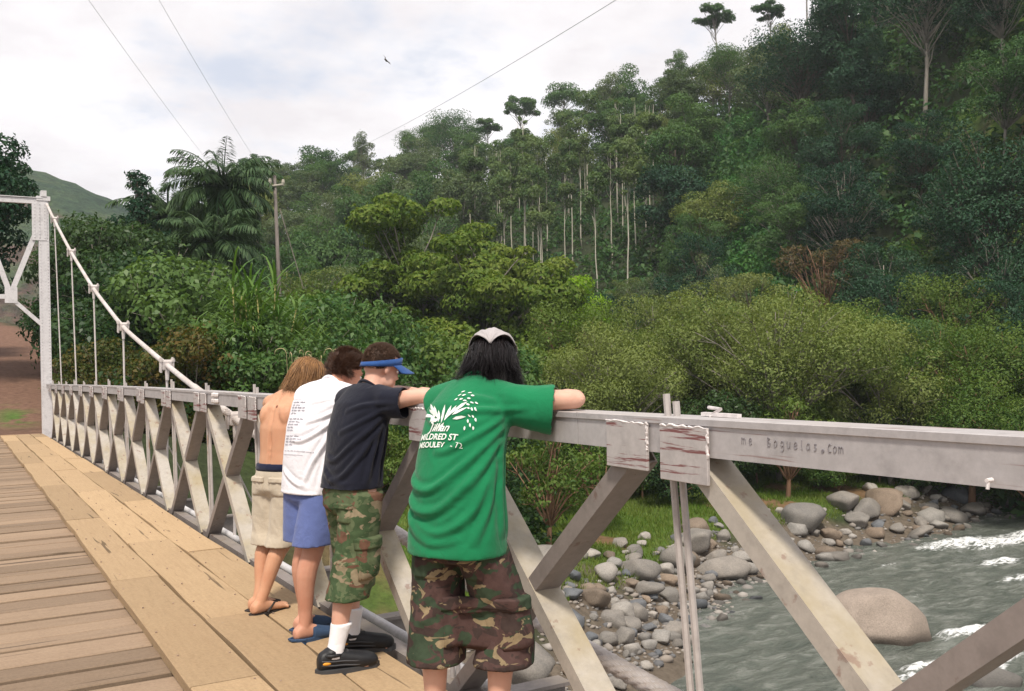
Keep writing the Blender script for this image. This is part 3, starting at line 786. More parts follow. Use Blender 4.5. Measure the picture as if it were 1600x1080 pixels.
def tree_meshes(seed, H, cr, ch, n_cl, n_leaf, lsize, tr, clump=0.30, flat=0.62, fork=0.45, lean=0.05, aspect=0.5, shape='dome', bare=0.0, twig=True, shell=0.5):
    g = np.random.default_rng(seed)
    tb = MB()
    base = np.array([0, 0, -0.6]); tt_ = 0.93 if shape in ('column', 'cone') else (0.74 if shape == 'dome' else 0.86)
    top = np.array([g.normal() * lean * H, g.normal() * lean * H, H * tt_])
    trunk = limb(tb, base, top, tr, tr * 0.22, g, 7, 0.03, 7)
    cc = np.array([top[0] * 0.8, top[1] * 0.8, H - ch / 2])
    cl = []
    k = 0
    while len(cl) < n_cl and k < n_cl * 40:
        k += 1
        d = unit(g.normal(size=(1, 3)))[0]
        rr = g.random() ** 0.42
        p = d * rr
        if shape == 'dome' and p[2] < -0.75: continue
        if shape == 'umbrella': p[2] = abs(p[2]) * (1 - 0.6 * (p[0] ** 2 + p[1] ** 2)) * 1.2 - 0.3
        if shape == 'cone':
            p[2] = g.random() * 2 - 1; q = (1 - (p[2] + 1) / 2) ** 0.9 + 0.06; a = g.random() * 6.283; rad = q * g.random() ** 0.4; p[0], p[1] = math.cos(a) * rad, math.sin(a) * rad
        if shape == 'column': p[0] *= 0.9 - 0.3 * p[2]; p[1] *= 0.9 - 0.3 * p[2]
        pos = cc + p * np.array([cr, cr, ch / 2]) * 0.88
        if any(np.linalg.norm((pos - q[0]) / np.array([1, 1, flat])) < 0.55 * (clump * cr) for q in cl): continue
        rad = clump * cr * g.choice([.5, .7, .85, 1.0, 1.2, 1.5])
        if shape == 'cone': rad = clump * cr * (0.5 + 0.7 * (1 - (p[2] + 1) / 2))
        cl.append((pos, rad))
    Ps, Ns, Sz = [], [], []
    wsum = sum(r ** 2 for _, r in cl)
    for pos, rad in cl:
        # limb from the trunk
        hz = max(H * 0.25, pos[2] - (0.35 + 0.3 * g.random()) * ch * fork * 1.6)
        t = np.clip(hz / (H * tt_), 0.1, 0.97)
        a = trunk[0] + (np.array(trunk[-1]) - trunk[0]) * t
        i = min(int(t * 7), 6); f = t * 7 - i; a = np.array(trunk[i]) * (1 - f) + np.array(trunk[i + 1]) * f
        pth = limb(tb, a, pos, tr * (0.42 - 0.25 * t), tr * 0.05 + 0.008, g, 4, 0.10, 4, 0.05)
        if twig:
            for _ in range(3):
                e = pos + unit(g.normal(size=(1, 3)))[0] * rad * 0.85 * np.array([1, 1, flat])
                limb(tb, pth[3], e, tr * 0.07 + 0.006, 0.006, g, 2, 0.1, 3)
        if g.random() < bare: continue
        n = int(n_leaf * rad ** 2 / wsum)
        p, d = clump_points(pos, rad, n, g, flat, shell)
        Ps.append(p); Ns.append(unit(d + np.array([0, 0, 0.5])))
    P = np.concatenate(Ps); Nn = np.concatenate(Ns)
    V, F = leaves(P, Nn, np.full(len(P), lsize), g, aspect)
    return tb.mesh('trunk', True), np_mesh('crown', V, F)

def place_tree(name, meshes, loc, label, group, bark, leaf, sc=1.0, rz=None, cat='tree', szz=None):
    o = empty(name, loc, rng.uniform(0, 6.283) if rz is None else rz)
    o.scale = (sc, sc, sc * (szz or 1))
    tag(o, label, cat, group)
    t = link('trunk', meshes[0], o); c = link('crown', meshes[1], o)
    for x, m in ((t, bark), (c, leaf)):
        if len(x.data.materials) == 0: x.data.materials.append(None)
        x.material_slots[0].link = 'OBJECT'; x.material_slots[0].material = m
    return o
def gz(x, y): return float(ground_z(x, y))
def at(phi, r, dzz=0.0):
    x, y = math.sin(R(phi)) * r, math.cos(R(phi)) * r
    return (x, y, gz(x, y) + dzz)

# ---- forest on the hillside
HT = [tree_meshes(100 + i, *a) for i, a in enumerate([
    (15, 5.2, 11.5, 38, 10000, 0.36, 0.24), (17, 4.6, 12.5, 38, 10000, 0.35, 0.24), (14, 5.8, 10.5, 42, 11000, 0.36, 0.26),
    (18, 4.4, 11.5, 32, 9000, 0.34, 0.22), (13, 4.8, 10.0, 34, 9500, 0.34, 0.22), (16, 6.2, 9.0, 60, 9000, 0.30, 0.26), (19, 3.6, 13.0, 40, 6500, 0.32, 0.22), (12, 5.4, 8.5, 70, 9000, 0.28, 0.22)])]
HT += [tree_meshes(118, 16, 5.4, 8.5, 26, 6500, 0.40, 0.24, clump=0.36, flat=0.38, shape='umbrella', shell=0.4), tree_meshes(119, 15, 4.6, 11, 55, 8000, 0.36, 0.24, clump=0.22, flat=0.8, shape='dome', shell=0.6)]
NT = [tree_meshes(170 + i, H, cr, ch, nc, nl, ls, 0.2, clump=clp, flat=fl, shell=.5) for i, (H, cr, ch, nc, nl, ls, clp, fl) in enumerate([(14, 5.0, 11.5, 60, 17000, .24, .24, .6), (15.5, 4.4, 12.5, 60, 16000, .22, .25, .75), (12.5, 5.2, 10.5, 80, 18000, .21, .20, .55)])]
HU = [tree_meshes(130 + i, H, cr, ch, nc, 3600, 0.42, 0.22, clump=0.26, flat=0.5, shape='umbrella', shell=0.35) for i, (H, cr, ch, nc) in enumerate([(18, 4.8, 6.5, 20), (20, 4.2, 8, 18), (17, 5.2, 5.5, 22), (21, 3.6, 9, 18)])]
HS = [tree_meshes(150 + i, H, 1.9, 6.5 + i % 3, 11, 1300, 0.40, 0.115, clump=0.42, flat=0.8, shape='column', lean=0.012, shell=0.3) for i, H in enumerate([17, 19, 16, 20])]
HF = [tree_meshes(160 + i, 9 + i, 3.8, 6.5, 24, 4000, 0.40, 0.16) for i in range(3)]
hg = np.random.default_rng(41)
def hill_limits(phi):
    B = float(np.interp(phi, [-40, 0, 8, 15, 22, 30, 45, 58, 75], [120, 100, 90, 80, 86, 90, 66, 60, 60]))
    Rr = float(np.interp(phi, [-40, 0, 8, 15, 30, 45, 58, 75], [240, 230, 230, 260, 230, 190, 150, 130]))
    return B, Rr
cnt = dict.fromkeys('ABCDE', 0)
pts = []
def in_stand(phi, u): return 27.5 < phi < 39.5 and 0.20 < u < 0.64
def in_clearing(phi, u): return abs(phi - (46.0 - 4.5 * u)) < 1.5 and 0.10 < u < 0.72
tries = 0
while len(pts) < 250 and tries < 60000:
    tries += 1
    phi = hg.uniform(9.5, 61.5); B, Rr = hill_limits(phi); r = math.sqrt(hg.uniform((B - 4) ** 2, (Rr + 3) ** 2)); u = (r - B) / (Rr - B)
    x, y = math.sin(R(phi)) * r, math.cos(R(phi)) * r
    if in_stand(phi, u) or in_clearing(phi, u) or (abs(phi - 48.1) < 3.6 and r < 90): continue
    mind = 5.6 + 4.0 * min(1, r / 220)
    if any((x - a) ** 2 + (y - b) ** 2 < mind ** 2 for a, b, *_ in pts): continue
    pts.append((x, y, phi, u, r))
for x, y, phi, u, r in pts:
    z = gz(x, y)
    sc = hg.uniform(0.8, 1.18)
    if u > 0.9:
        if hg.random() < 0.6: ms, leaf, bark, nm = HU[hg.integers(4)], M['leaf_forest'], M['bark_grey'], 'ridge_tree'
        else: ms, leaf, bark, nm = HT[hg.integers(10)], M['leaf_forest'], M['bark_grey'], 'ridge_tree'
        lab, grp = 'tall forest tree standing out against the sky along the hill crest', 'trees along the hill crest'
    elif phi > 46:
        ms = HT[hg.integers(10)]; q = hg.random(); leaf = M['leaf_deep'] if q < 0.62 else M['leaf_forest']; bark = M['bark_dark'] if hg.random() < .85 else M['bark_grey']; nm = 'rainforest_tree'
        lab, grp = ('dark rainforest tree on the upper part of the steep dark slope', 'trees on the upper dark slope') if u > 0.5 else ('dark rainforest tree low on the steep dark slope above the river trees', 'trees on the lower dark slope')
    elif phi > 37:
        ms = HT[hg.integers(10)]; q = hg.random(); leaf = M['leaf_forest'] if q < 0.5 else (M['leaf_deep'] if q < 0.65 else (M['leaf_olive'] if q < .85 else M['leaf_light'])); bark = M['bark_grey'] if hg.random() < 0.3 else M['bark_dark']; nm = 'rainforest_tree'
        lab, grp = 'green rainforest tree on the slope between the pale trunks and the dark slope', 'trees on the middle slope'
    else:
        ms = HT[hg.integers(10)] if u > 0.25 else HF[hg.integers(3)]; q = hg.random(); leaf = M['leaf_forest'] if q < 0.40 else (M['leaf_olive'] if q < .85 else M['leaf_light']); bark = M['bark_grey']; nm = 'hillside_tree'
        lab, grp = ('grey green hillside tree in the canopy below the crest behind the palms', 'trees on the slope behind the palms') if phi < 28 else ('hillside tree in the canopy around the slender pale trunks', 'trees around the pale trunks')
    if r < 105 and u <= .9: ms = NT[hg.integers(3)]; sc *= .95
    elif ms is HT[8] and (u < .6 or phi > 40): ms = HT[1]
    if 27 < phi < 39.5 and u <= .22: sc *= .6
    tone = {M['leaf_deep']: 'very dark', M['leaf_forest']: 'mid green', M['leaf_olive']: 'pale olive', M['leaf_light']: 'yellow green'}[leaf]
    if u <= 0.9:
        band = 'lowest' if u < .22 else ('lower' if u < .45 else ('upper' if u < .68 else 'highest'))
        where = 'behind the palms' if phi < 17 else ('above the boys' if phi < 22.5 else ('above the vine-hung trees' if phi < 28 else ('around the pale trunks' if phi < 37 else ('right of the pale trunks' if phi < 43 else ('above the half-bare tree' if phi < 49 else ('on the dark slope above the handwriting' if phi < 54 else 'on the dark slope by the right edge'))))))
        lab = f'{tone} tree in the {band} hillside row {where}'; grp = f'{tone} trees, {band} row, {where}'
    else:
        where = 'behind the palms and pole' if phi < 20 else ('above the vine-hung trees' if phi < 29 else ('above the pale trunks' if phi < 38 else ('where the crest climbs right of the wire' if phi < 46 else 'at the top right')))
        lab = f'tall {"airy umbrella-crowned" if ms in HU else "dense round-crowned"} tree on the hill crest {where}'; grp = lab
    place_tree(nm, ms, (x, y, z), lab, grp, bark, leaf, sc, cat='tree', szz=hg.uniform(.85, 1.15))
k = 0; sp = []
while k < 44:
    phi = hg.uniform(27.0, 38.8); B, Rr = hill_limits(phi); r = B + (Rr - B) * hg.uniform(0.22, 0.62)
    x, y = math.sin(R(phi)) * r, math.cos(R(phi)) * r
    if any((x - a) ** 2 + (y - b) ** 2 < 3.2 ** 2 for a, b in sp): continue
    sp.append((x, y)); k += 1
    place_tree('slender_tree', HS[k % 4], (x, y, gz(x, y)), ('slender pale-trunked tree in the ' + ('front' if r < 130 else ('middle' if r < 152 else 'back')) + ' row of the stand above the ' + ('vine-hung trees' if phi < 31 else ('lime green tree' if phi < 35 else 'dark round tree'))), 'slender trees ' + ('front' if r < 130 else ('middle' if r < 152 else 'back')) + ' above ' + ('the vines' if phi < 31 else ('the lime tree' if phi < 35 else 'the round tree')), M['bark_pale'], M['leaf_stand'], hg.uniform(0.85, 1.15))

# tangled undergrowth that covers the slopes between the trees
def carpet(name, N, sampler, size, mat, hgt, seed, clump=14, spread=1.0, aspect=0.55):
    g = np.random.default_rng(seed)
    X, Y = sampler(g, N // clump)
    Z = ground_z(X, Y) + g.random(len(X)) ** 1.6 * hgt
    C = np.stack([X, Y, Z], -1)
    P = np.repeat(C, clump, 0); d = unit(g.normal(size=P.shape)); d[:, 2] = np.abs(d[:, 2])
    P = P + d * g.random((len(P), 1)) ** 0.5 * spread * np.array([1, 1, 0.75])
    sz = np.full(len(P), size)
    V, F = leaves(P, unit(d + np.array([0, 0, 0.8])), sz, g, aspect)
    return tag(link(name, np_mesh(name, V, F), None, mat), kind='stuff')
def samp_hill(g, n):
    phi = g.uniform(7, 63, n); B = np.interp(phi, [8, 15, 22, 30, 45, 58, 75], [90, 80, 86, 90, 66, 60, 60]); Rr = np.interp(phi, [8, 15, 30, 45, 58, 75], [230, 260, 230, 190, 150, 130])
    r = np.sqrt(g.uniform(B ** 2 * 0.72, Rr ** 2, n)); a = np.radians(phi)
    return np.sin(a) * r, np.cos(a) * r
def samp_clear(g, n):
    u = g.uniform(.05, .75, n); phi = 46.0 - 4.5 * u + g.uniform(-2.0, 2.0, n); B = np.interp(phi, [30, 45, 58], [90, 66, 60]); Rr = np.interp(phi, [30, 45, 58], [230, 190, 150]); r = B + (Rr - B) * u; a = np.radians(phi)
    return np.sin(a) * r, np.cos(a) * r
carpet('slope_creepers', 42000, samp_clear, 0.42, M['leaf_slope'], 2.2, 62, 24, 1.3)
carpet('hill_undergrowth', 110000, samp_hill, 0.7, M['leaf_forest'], 3.5, 61, 22, 1.9)

# ---- crowns of the valley floor
VT = [tree_meshes(200, 14.5, 5.2, 11.0, 52, 24000, 0.30, 0.30, clump=0.22, flat=0.5, shell=0.8), tree_meshes(201, 12.5, 5.6, 10.0, 52, 24000, 0.30, 0.30, clump=0.21, flat=0.5, shell=0.8)]
RT = [tree_meshes(210 + i, H, cr, ch, nc, nl, 0.165, 0.19, clump=0.22, flat=0.75, fork=0.7, lean=0.05, shape='dome', shell=0.25, aspect=0.42) for i, (H, cr, ch, nc, nl) in enumerate([(10.6, 6.0, 8.0, 80, 36000), (9.6, 5.2, 7.0, 66, 31000), (8.2, 4.6, 6.0, 58, 26000)])]
MT = [tree_meshes(220 + i, H, cr, ch, nc, 9000, 0.27, 0.18, clump=0.30, flat=0.6) for i, (H, cr, ch, nc) in enumerate([(10, 4.2, 8, 36), (8.5, 3.8, 7, 34)])]
SH = [tree_meshes(230 + i, H, cr, H * 0.95, 26, nl, ls, 0.06, clump=0.34, flat=0.7, fork=0.9, aspect=asp, shell=0.4) for i, (H, cr, nl, ls, asp) in enumerate([(3.6, 2.0, 9000, 0.145, 0.6), (2.8, 1.7, 8500, 0.12, 0.5), (4.4, 2.1, 10000, 0.15, 0.5), (2.2, 1.5, 8000, 0.105, 0.5)])]

def P_at(px, r, zoff=0.0):
    """bearing of a column of the picture, at a ground distance r, on the terrain"""
    phi = 30.1 + math.degrees(math.atan((px - 800) / 1494.6))
    return at(phi, r, zoff)
# vine-hung bright trees
for (px, r, ms, sc, lab) in [(655, 76, VT[0], 1.38, 'dense vine-hung bright green tree, tallest behind the blond and brown heads'),
                             (735, 70, VT[1], 1.32, 'dense vine-hung bright green tree directly above the black-haired head'),
                             (800, 74, VT[1], 1.25, 'dense vine-hung bright green tree between the tallest one and the lime tree')]:
    place_tree('vine_tree', ms, P_at(px, r, -1.2), lab, 'vine-hung trees', M['bark_grey'], M['leaf_vine'], sc)
place_tree('lime_tree', MT[0], P_at(885, 84, 2.8), 'small lime green tree shining below the pale trunks', None, M['bark_grey'], M['leaf_lime'], 0.95)
mids = [(560, 92, 'round grey green tree left of the tallest vine-hung tree', M['leaf_olive'], NT[0]), (490, 88, 'dark olive tree right of the leaning grey pole', M['leaf_olive'], NT[0]),
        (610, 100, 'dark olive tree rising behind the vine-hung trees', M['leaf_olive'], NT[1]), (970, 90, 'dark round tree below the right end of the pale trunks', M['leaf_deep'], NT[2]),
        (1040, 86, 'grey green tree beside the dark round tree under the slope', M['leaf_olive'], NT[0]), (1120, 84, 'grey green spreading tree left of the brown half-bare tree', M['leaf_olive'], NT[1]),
        (1380, 78, 'dark tree right of the brown half-bare tree', M['leaf_deep'], NT[0]), (1450, 72, 'dark tree with drooping crown under the dark slope near the frame edge', M['leaf_deep'], NT[2]), (1560, 70, 'dark tree under the dark slope at the right frame edge', M['leaf_deep'], NT[1]),
        (830, 92, 'olive tree rising behind the lime green tree', M['leaf_olive'], HF[1])]
for px, r, lab, leaf, ms in mids:
    place_tree('valley_tree', ms, P_at(px, r, -1.5), lab, None, M['bark_grey'], leaf, 0.82)
bt = tree_meshes(250, 14, 4.6, 9.5, 40, 4200, 0.36, 0.26, clump=0.24, bare=0.5, fork=0.8, lean=0.03)
place_tree('half_bare_tree', bt, P_at(1285, 83, -0.8), 'brown half-bare tree with pale twisted limbs at the foot of the dark slope', None, M['bark_red'], M['leaf_brown'], 0.82, rz=1.0)
# riverside trees with spreading feathery crowns on the grass terrace
for (px, r, ms, sc, leaf, lab) in [(1215, 50, RT[0], 1.0, M['leaf_river'], 'spreading yellow green riverside tree with pale branches above the rail rods'),
                                   (1070, 53, RT[1], 1.02, M['leaf_river'], 'feathery yellow green riverside tree right of the man in green'),
                                   (960, 47, RT[1], 0.86, M['leaf_river'], 'low yellow green riverside tree over the elbow of the man in green'),
                                   (1330, 56, RT[2], 1.05, M['leaf_river2'], 'green riverside tree above the handwriting on the rail'),
                                   (1450, 55, RT[1], 0.92, M['leaf_river2'], 'wide green riverside tree above the right end of the rail'),
                                   (1570, 58, RT[0], 0.88, M['leaf_river2'], 'green riverside tree cut by the right edge of the picture'),
                                   (880, 55, RT[2], 1.1, M['leaf_river2'], 'green riverside tree right behind the bandana'),
                                   (1135, 62, RT[0], 0.98, M['leaf_river2'], 'green riverside tree in the second row behind the spreading yellow green one'),
                                   (1010, 64, RT[2], 1.2, M['leaf_river'], 'yellow green riverside tree in the second row under the dark round tree'),
                                   (1500, 66, RT[2], 1.15, M['leaf_river2'], 'green riverside tree in the second row under the dark slope'),
                                   (780, 58, MT[1], 0.9, M['leaf_vine'], 'leafy green tree low behind the man in green'),
                                   (1280, 60, RT[1], 1.05, M['leaf_river2'], 'green riverside tree in the second row left of the handwriting'),
                                   (1600, 50, RT[1], .9, M['leaf_river2'], 'nearest green riverside tree at the right edge over the far rocks'),
                                   (1510, 53, RT[2], 1.1, M['leaf_river2'], 'bushy green riverside tree over the large brown boulder'),
                                   (1390, 52, RT[2], 1.0, M['leaf_river'], 'yellow green riverside tree right of the spreading one'),
                                   (1390, 64, RT[1], 1.0, M['leaf_river2'], 'green riverside tree in the second row between the two green ones')]:
    place_tree('riverside_tree', ms, P_at(px, r, -0.2), lab, 'riverside trees', M['bark_red'] if leaf == M['leaf_river2'] else M['bark_grey'], leaf, sc)
# crooked reddish bush on the grass close to the rocks
cb = tree_meshes(260, 4.4, 2.0, 3.6, 24, 2600, 0.15, 0.12, clump=0.26, flat=0.6, fork=0.95, lean=0.12, shell=0.1)
place_tree('crooked_bush', cb, P_at(850, 31, 0), 'crooked red-barked bush with sparse leaves on the grass by the rocks', None, M['bark_red'], M['leaf_river2'], 1.0, cat='bush')
place_tree('crooked_bush', cb, P_at(1225, 45.5, 0), 'crooked red-barked bush under the spreading yellow green tree', None, M['bark_red'], M['leaf_river2'], 1.15, rz=2.2, cat='bush')
place_tree('crooked_bush', cb, P_at(925, 36, 0), 'thin-limbed bush behind the crossed braces right of the man in green', None, M['bark_red'], M['leaf_river2'], 0.9, rz=4.0, cat='bush')

# ---- left side: tall dark tree, conical tree, palms
lt0 = tree_meshes(270, 15.0, 4.8, 13.5, 80, 26000, 0.24, 0.28, clump=0.22, lean=0.0)
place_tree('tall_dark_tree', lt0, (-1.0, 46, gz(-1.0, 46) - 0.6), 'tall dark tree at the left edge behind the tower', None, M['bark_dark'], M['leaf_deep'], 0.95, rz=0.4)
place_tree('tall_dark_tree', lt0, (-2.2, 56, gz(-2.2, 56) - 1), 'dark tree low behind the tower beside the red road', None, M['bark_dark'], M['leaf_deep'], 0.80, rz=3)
cone = tree_meshes(271, 11.5, 3.0, 9.5, 46, 9000, 0.24, 0.16, clump=0.34, flat=0.42, shape='cone', lean=0.01, shell=0.3)
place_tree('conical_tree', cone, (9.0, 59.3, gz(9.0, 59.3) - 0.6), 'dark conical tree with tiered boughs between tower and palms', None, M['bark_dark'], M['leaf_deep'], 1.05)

def palm(seed, H, L, nf, upright):
    g = np.random.default_rng(seed)
    tb = MB(); trunk = [(0.02 * H * math.sin(i * .7), 0.015 * H * math.cos(i * .5), -0.5 + (H + 0.5) * i / 9) for i in range(10)]
    tb.tube(trunk, [0.30 - 0.012 * i for i in range(10)], 9)
    top = np.array(trunk[-1])
    V, F = [], []; rb = MB()
    for k in range(nf):
        az = k * 2.39996 + g.normal() * 0.15
        el = (math.radians(84) if k >= nf - upright else math.radians(64 - 92 * (k / nf) + g.normal() * 9) * -1 + math.radians(22))
        if k < nf - upright: el = math.radians(-38 + 108 * (k / nf) ** 0.8 + g.normal() * 7)
        d = np.array([math.cos(az), math.sin(az), 0])
        Lf = L * g.uniform(0.85, 1.1) * (0.75 if k >= nf - upright else 1)
        pts, p, e = [top.copy()], top.copy(), el
        ns = 12
        for i in range(ns):
            e2 = e - (0.35 + 0.085 * i) * (i / ns) * (1.05 if k < nf - upright else 0.12)
            p = p + (d * math.cos(e2) + np.array([0, 0, math.sin(e2)])) * Lf / ns
            pts.append(p.copy())
        rb.tube(pts, [0.055 * (1 - i / (ns + 1)) + 0.008 for i in range(ns + 1)], 4)
        pts = np.array(pts)
        side = np.cross(d, [0, 0, 1.0])
        for i in range(1, ns * 4):
            t = i / (ns * 4); j = int(t * ns); f = t * ns - j
            if j >= ns: continue
            c = pts[j] * (1 - f) + pts[j + 1] * f; tan = unit((pts[j + 1] - pts[j])[None])[0]
            ll = L * 0.24 * (math.sin(math.pi * (0.12 + 0.83 * t)) ** 0.7)
            for sg in (-1, 1):
                dirv = unit((side * sg * 0.75 + tan * 0.55 + np.array([0, 0, -0.25 - 0.5 * g.random()]) + g.normal(size=3) * 0.12)[None])[0]
                w = np.cross(dirv, [0, 0, 1.0]); w = w / (np.linalg.norm(w) + 1e-6) * 0.048
                n = len(V); mid = c + dirv * ll * 0.5
                tip = c + dirv * ll + np.array([0, 0, -0.22 * ll])
                V += [c, mid + w, tip, mid - w]; F.append((n, n + 1, n + 2, n + 3))
    return tb.mesh('trunk', True), np_mesh('crown', np.array(V), np.array(F)), rb.mesh('frond_stems')
def place_palm(pm, loc, label, sc, rz=0):
    o = place_tree('palm_tree', pm[:2], loc, label, 'palms left of the grey pole', M['bark_dark'], M['leaf_palm'], sc, rz)
    link('frond_stems', pm[2], o, M['leaf_palm'])
pmA, pmB = palm(5, 7.6, 4.0, 46, 2), palm(8, 6.6, 3.8, 40, 1)
def ground_fit(x, y, top): return top - 0
place_palm(pmA, (14.35, 60.3, 12.4 - 7.6), 'tallest palm with arching fronds and an upright spear against the sky', 1.0)
place_palm(pmB, (11.9, 65.0, 11.2 - 6.6), 'lower palm with drooping fronds left of the tallest palm', 1.0, 2)
place_palm(pmB, (13.0, 57.0, 8.9 - 6.6), 'shaded young palm in front of the two tall palms', 0.95, 4)

M['bark_pole'] = bark_mat('pole_wood', (0.10, 0.085, 0.075), (0.22, 0.19, 0.17))
# grey utility pole with insulators, wires
pole = tag(empty('utility_pole', (17.0, 57.5, gz(17.0, 57.5))), 'weathered grey utility pole leaning beside the palms', 'pole')
zg = gz(17.0, 57.5)
mb = MB(); mb.tube([(0.25, 0, -0.8), (0.05, 0, 6.0), (-0.2, 0, 12.9 - zg)], [0.15, 0.13, 0.10], 9); o_ = link('post', mb.mesh('post', True), pole, M['bark_pole'])
mb = MB(); mb.tube([(-0.55, -.1, 12.2 - zg), (0.35, -.1, 12.4 - zg)], 0.06, 6); link('crossarm', mb.mesh('crossarm'), pole, M['bark_pale'])
for xo in (-0.5, 0.3):
    mb = MB(); mb.tube([(xo, -.1, 12.3 - zg), (xo, -.1, 12.5 - zg), (xo, -.1, 12.7 - zg)], [0.05, 0.11, 0.07], 7); link('insulator', mb.mesh('insulator'), pole, M['bark_pale'])
mb = MB(); mb.tube([(0.1, 0, 10.9 - zg), (1.35, -.5, 6.0 - zg)], 0.03, 4); link('guy_wire', mb.mesh('guy_wire'), pole, M['bark_grey'])
wire_m = plain_mat('wire', (0.8, 0.8, 0.84), 0.5)
def wire(a, b2, sag, label, wr=0.0055):
    a, b2 = Vector(a), Vector(b2); mb = MB()
    mb.tube([a.lerp(b2, i / 24) - Vector((0, 0, sag * math.sin(math.pi * i / 24))) for i in range(25)], wr, 4)
    o = mb.build('overhead_wire', wire_m); tag(o, label, 'wire', 'overhead wires')
_wp = Vector((16.3, 57.4, 12.72))
wire(_wp, _wp + (Vector((4.68, 24.56, 10.54)) - _wp) * 2.2, 0.6, 'thin overhead wire running from the grey pole up across the sky')
_wp = Vector((14.25, 60.34, 13.1))
wire(_wp, _wp + (Vector((3.17, 24.8, 10.36)) - _wp) * 2.2, 0.6, 'thin overhead wire rising from behind the tallest palm')
_wp = Vector((54.1, 139.9, 34.6))
wire(_wp, _wp + (Vector((34.63, 49.0, 23.93)) - _wp) * 1.6, 1.0, 'long thin wire slanting from the hill crest to the top of the sky', 0.03)

# small bird gliding in front of the cloud
def build_bird():
    o = tag(empty('bird', (46.6, 110.6, 39.0), 0.7), 'small dark bird gliding in front of the white cloud', 'bird')
    mb = MB(); mb.tube([(-.35, 0, 0), (-.15, 0, .03), (.15, 0, .03), (.38, 0, .0)], [.05, .11, .12, .03], 8); link('body', mb.mesh('body', True), o, M['bark_dark'])
    for sg in (-1, 1):
        w = MB(); w.add([(.14, sg * .08, .04), (.10, sg * .55, .22), (-.02, sg * .95, .16), (-.12, sg * .5, .2), (-.14, sg * .08, .03), (.14, sg * .08, .02), (.10, sg * .55, .2), (-.02, sg * .95, .15), (-.12, sg * .5, .18), (-.14, sg * .08, .01)], [(0, 1, 2, 3, 4), (9, 8, 7, 6, 5), (0, 5, 6, 1), (1, 6, 7, 2), (2, 7, 8, 3), (3, 8, 9, 4), (4, 9, 5, 0)])
        link('wing', w.mesh('wing'), o, M['bark_dark'])
    t = MB(); t.add([(-.3, -.03, 0), (-.3, .03, 0), (-.55, .1, .01), (-.55, -.1, .01), (-.3, -.03, .02), (-.3, .03, .02), (-.55, .1, .02), (-.55, -.1, .02)], [(0, 1, 2, 3), (7, 6, 5, 4), (0, 4, 5, 1), (1, 5, 6, 2), (2, 6, 7, 3), (3, 7, 4, 0)])
    link('tail', t.mesh('tail'), o, M['bark_dark']); o.rotation_euler = (0.9, 0.2, 0.7)
build_bird()

# ---- thicket on the near end of the far bank, behind the railing
sg_ = np.random.default_rng(77)
LAB = {'bright': 'light green broad-leaved shrub in the thicket between cable and cane', 'dark': 'dark leafy shrub in the thicket behind the far railing',
       'bronze': 'shrub with bronze young leaf tips just behind the far railing', 'mid': 'green leafy shrub in the thicket behind the boys'}
def shrub(px, r, k, sc, kind):
    x, y, z = P_at(px, r)
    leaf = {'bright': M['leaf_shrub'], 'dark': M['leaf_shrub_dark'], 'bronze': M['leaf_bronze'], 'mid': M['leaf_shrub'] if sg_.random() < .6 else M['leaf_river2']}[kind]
    wh = 'left of the nearest suspender' if px < 200 else ('under the sloping cable' if px < 300 else ('left of the cane' if px < 390 else ('between cane and boys' if px < 480 else ('above the three boys' if px < 620 else 'between the visor and the bandana'))))
    rw = 'front' if r < 37 else ('middle' if r < 48 else 'back')
    place_tree('shrub', SH[k % 4], (x, y, z - 0.15), {'bright': 'light green broad-leaved', 'dark': 'dark leafy', 'bronze': 'bronze-tipped', 'mid': 'mid green leafy'}[kind] + ' shrub in the ' + rw + ' thicket row ' + wh, kind + ' ' + rw + ' shrubs ' + wh, M['bark_grey'], leaf, sc, cat='shrub')
for px, r, sc, kind in [(285, 38, 1.7, 'bright'), (345, 38, 1.75, 'bright'), (315, 35, 1.3, 'bright'), (370, 36, 1.2, 'bright'), (265, 34, 1.0, 'bright'),
                        (240, 31, 0.95, 'bronze'), (300, 31, 1.0, 'bronze'), (195, 31.5, 0.9, 'bronze'), (340, 30.5, .9, 'bronze'), (160, 33, .8, 'bronze'),
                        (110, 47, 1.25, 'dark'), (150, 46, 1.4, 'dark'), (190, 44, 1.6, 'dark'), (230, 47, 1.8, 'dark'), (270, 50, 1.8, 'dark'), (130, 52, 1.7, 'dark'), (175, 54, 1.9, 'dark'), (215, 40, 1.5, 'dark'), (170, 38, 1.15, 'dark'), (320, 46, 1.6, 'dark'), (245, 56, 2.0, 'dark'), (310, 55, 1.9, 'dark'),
                        (370, 47, 1.5, 'mid'), (430, 44, 1.7, 'mid'), (470, 42, 1.7, 'mid'), (510, 45, 1.9, 'mid'), (455, 37, 1.5, 'mid'), (500, 38, 1.5, 'mid'), (545, 39, 1.6, 'mid'), (420, 34, 1.3, 'mid'), (560, 47, 2.0, 'mid'), (600, 42, 1.8, 'mid'), (640, 45, 1.9, 'mid'), (690, 47, 2.0, 'mid'), (620, 50, 2.2, 'mid'), (580, 36, 1.4, 'mid'), (520, 33, 1.3, 'mid'), (470, 31, 1.2, 'mid'), (390, 31, 1.1, 'mid'), (650, 38, 1.5, 'mid'), (700, 41, 1.6, 'mid'), (740, 50, 2.0, 'mid'), (760, 44, 1.7, 'mid'), (820, 48, 1.9, 'mid'), (860, 46, 1.5, 'mid'),
                        (430, 55, 2.1, 'mid'), (480, 58, 2.3, 'mid'), (540, 60, 2.4, 'mid'), (600, 60, 2.4, 'mid'), (380, 54, 2.0, 'mid')]:
    shrub(px, r, int(sg_.integers(4)), sc, kind)
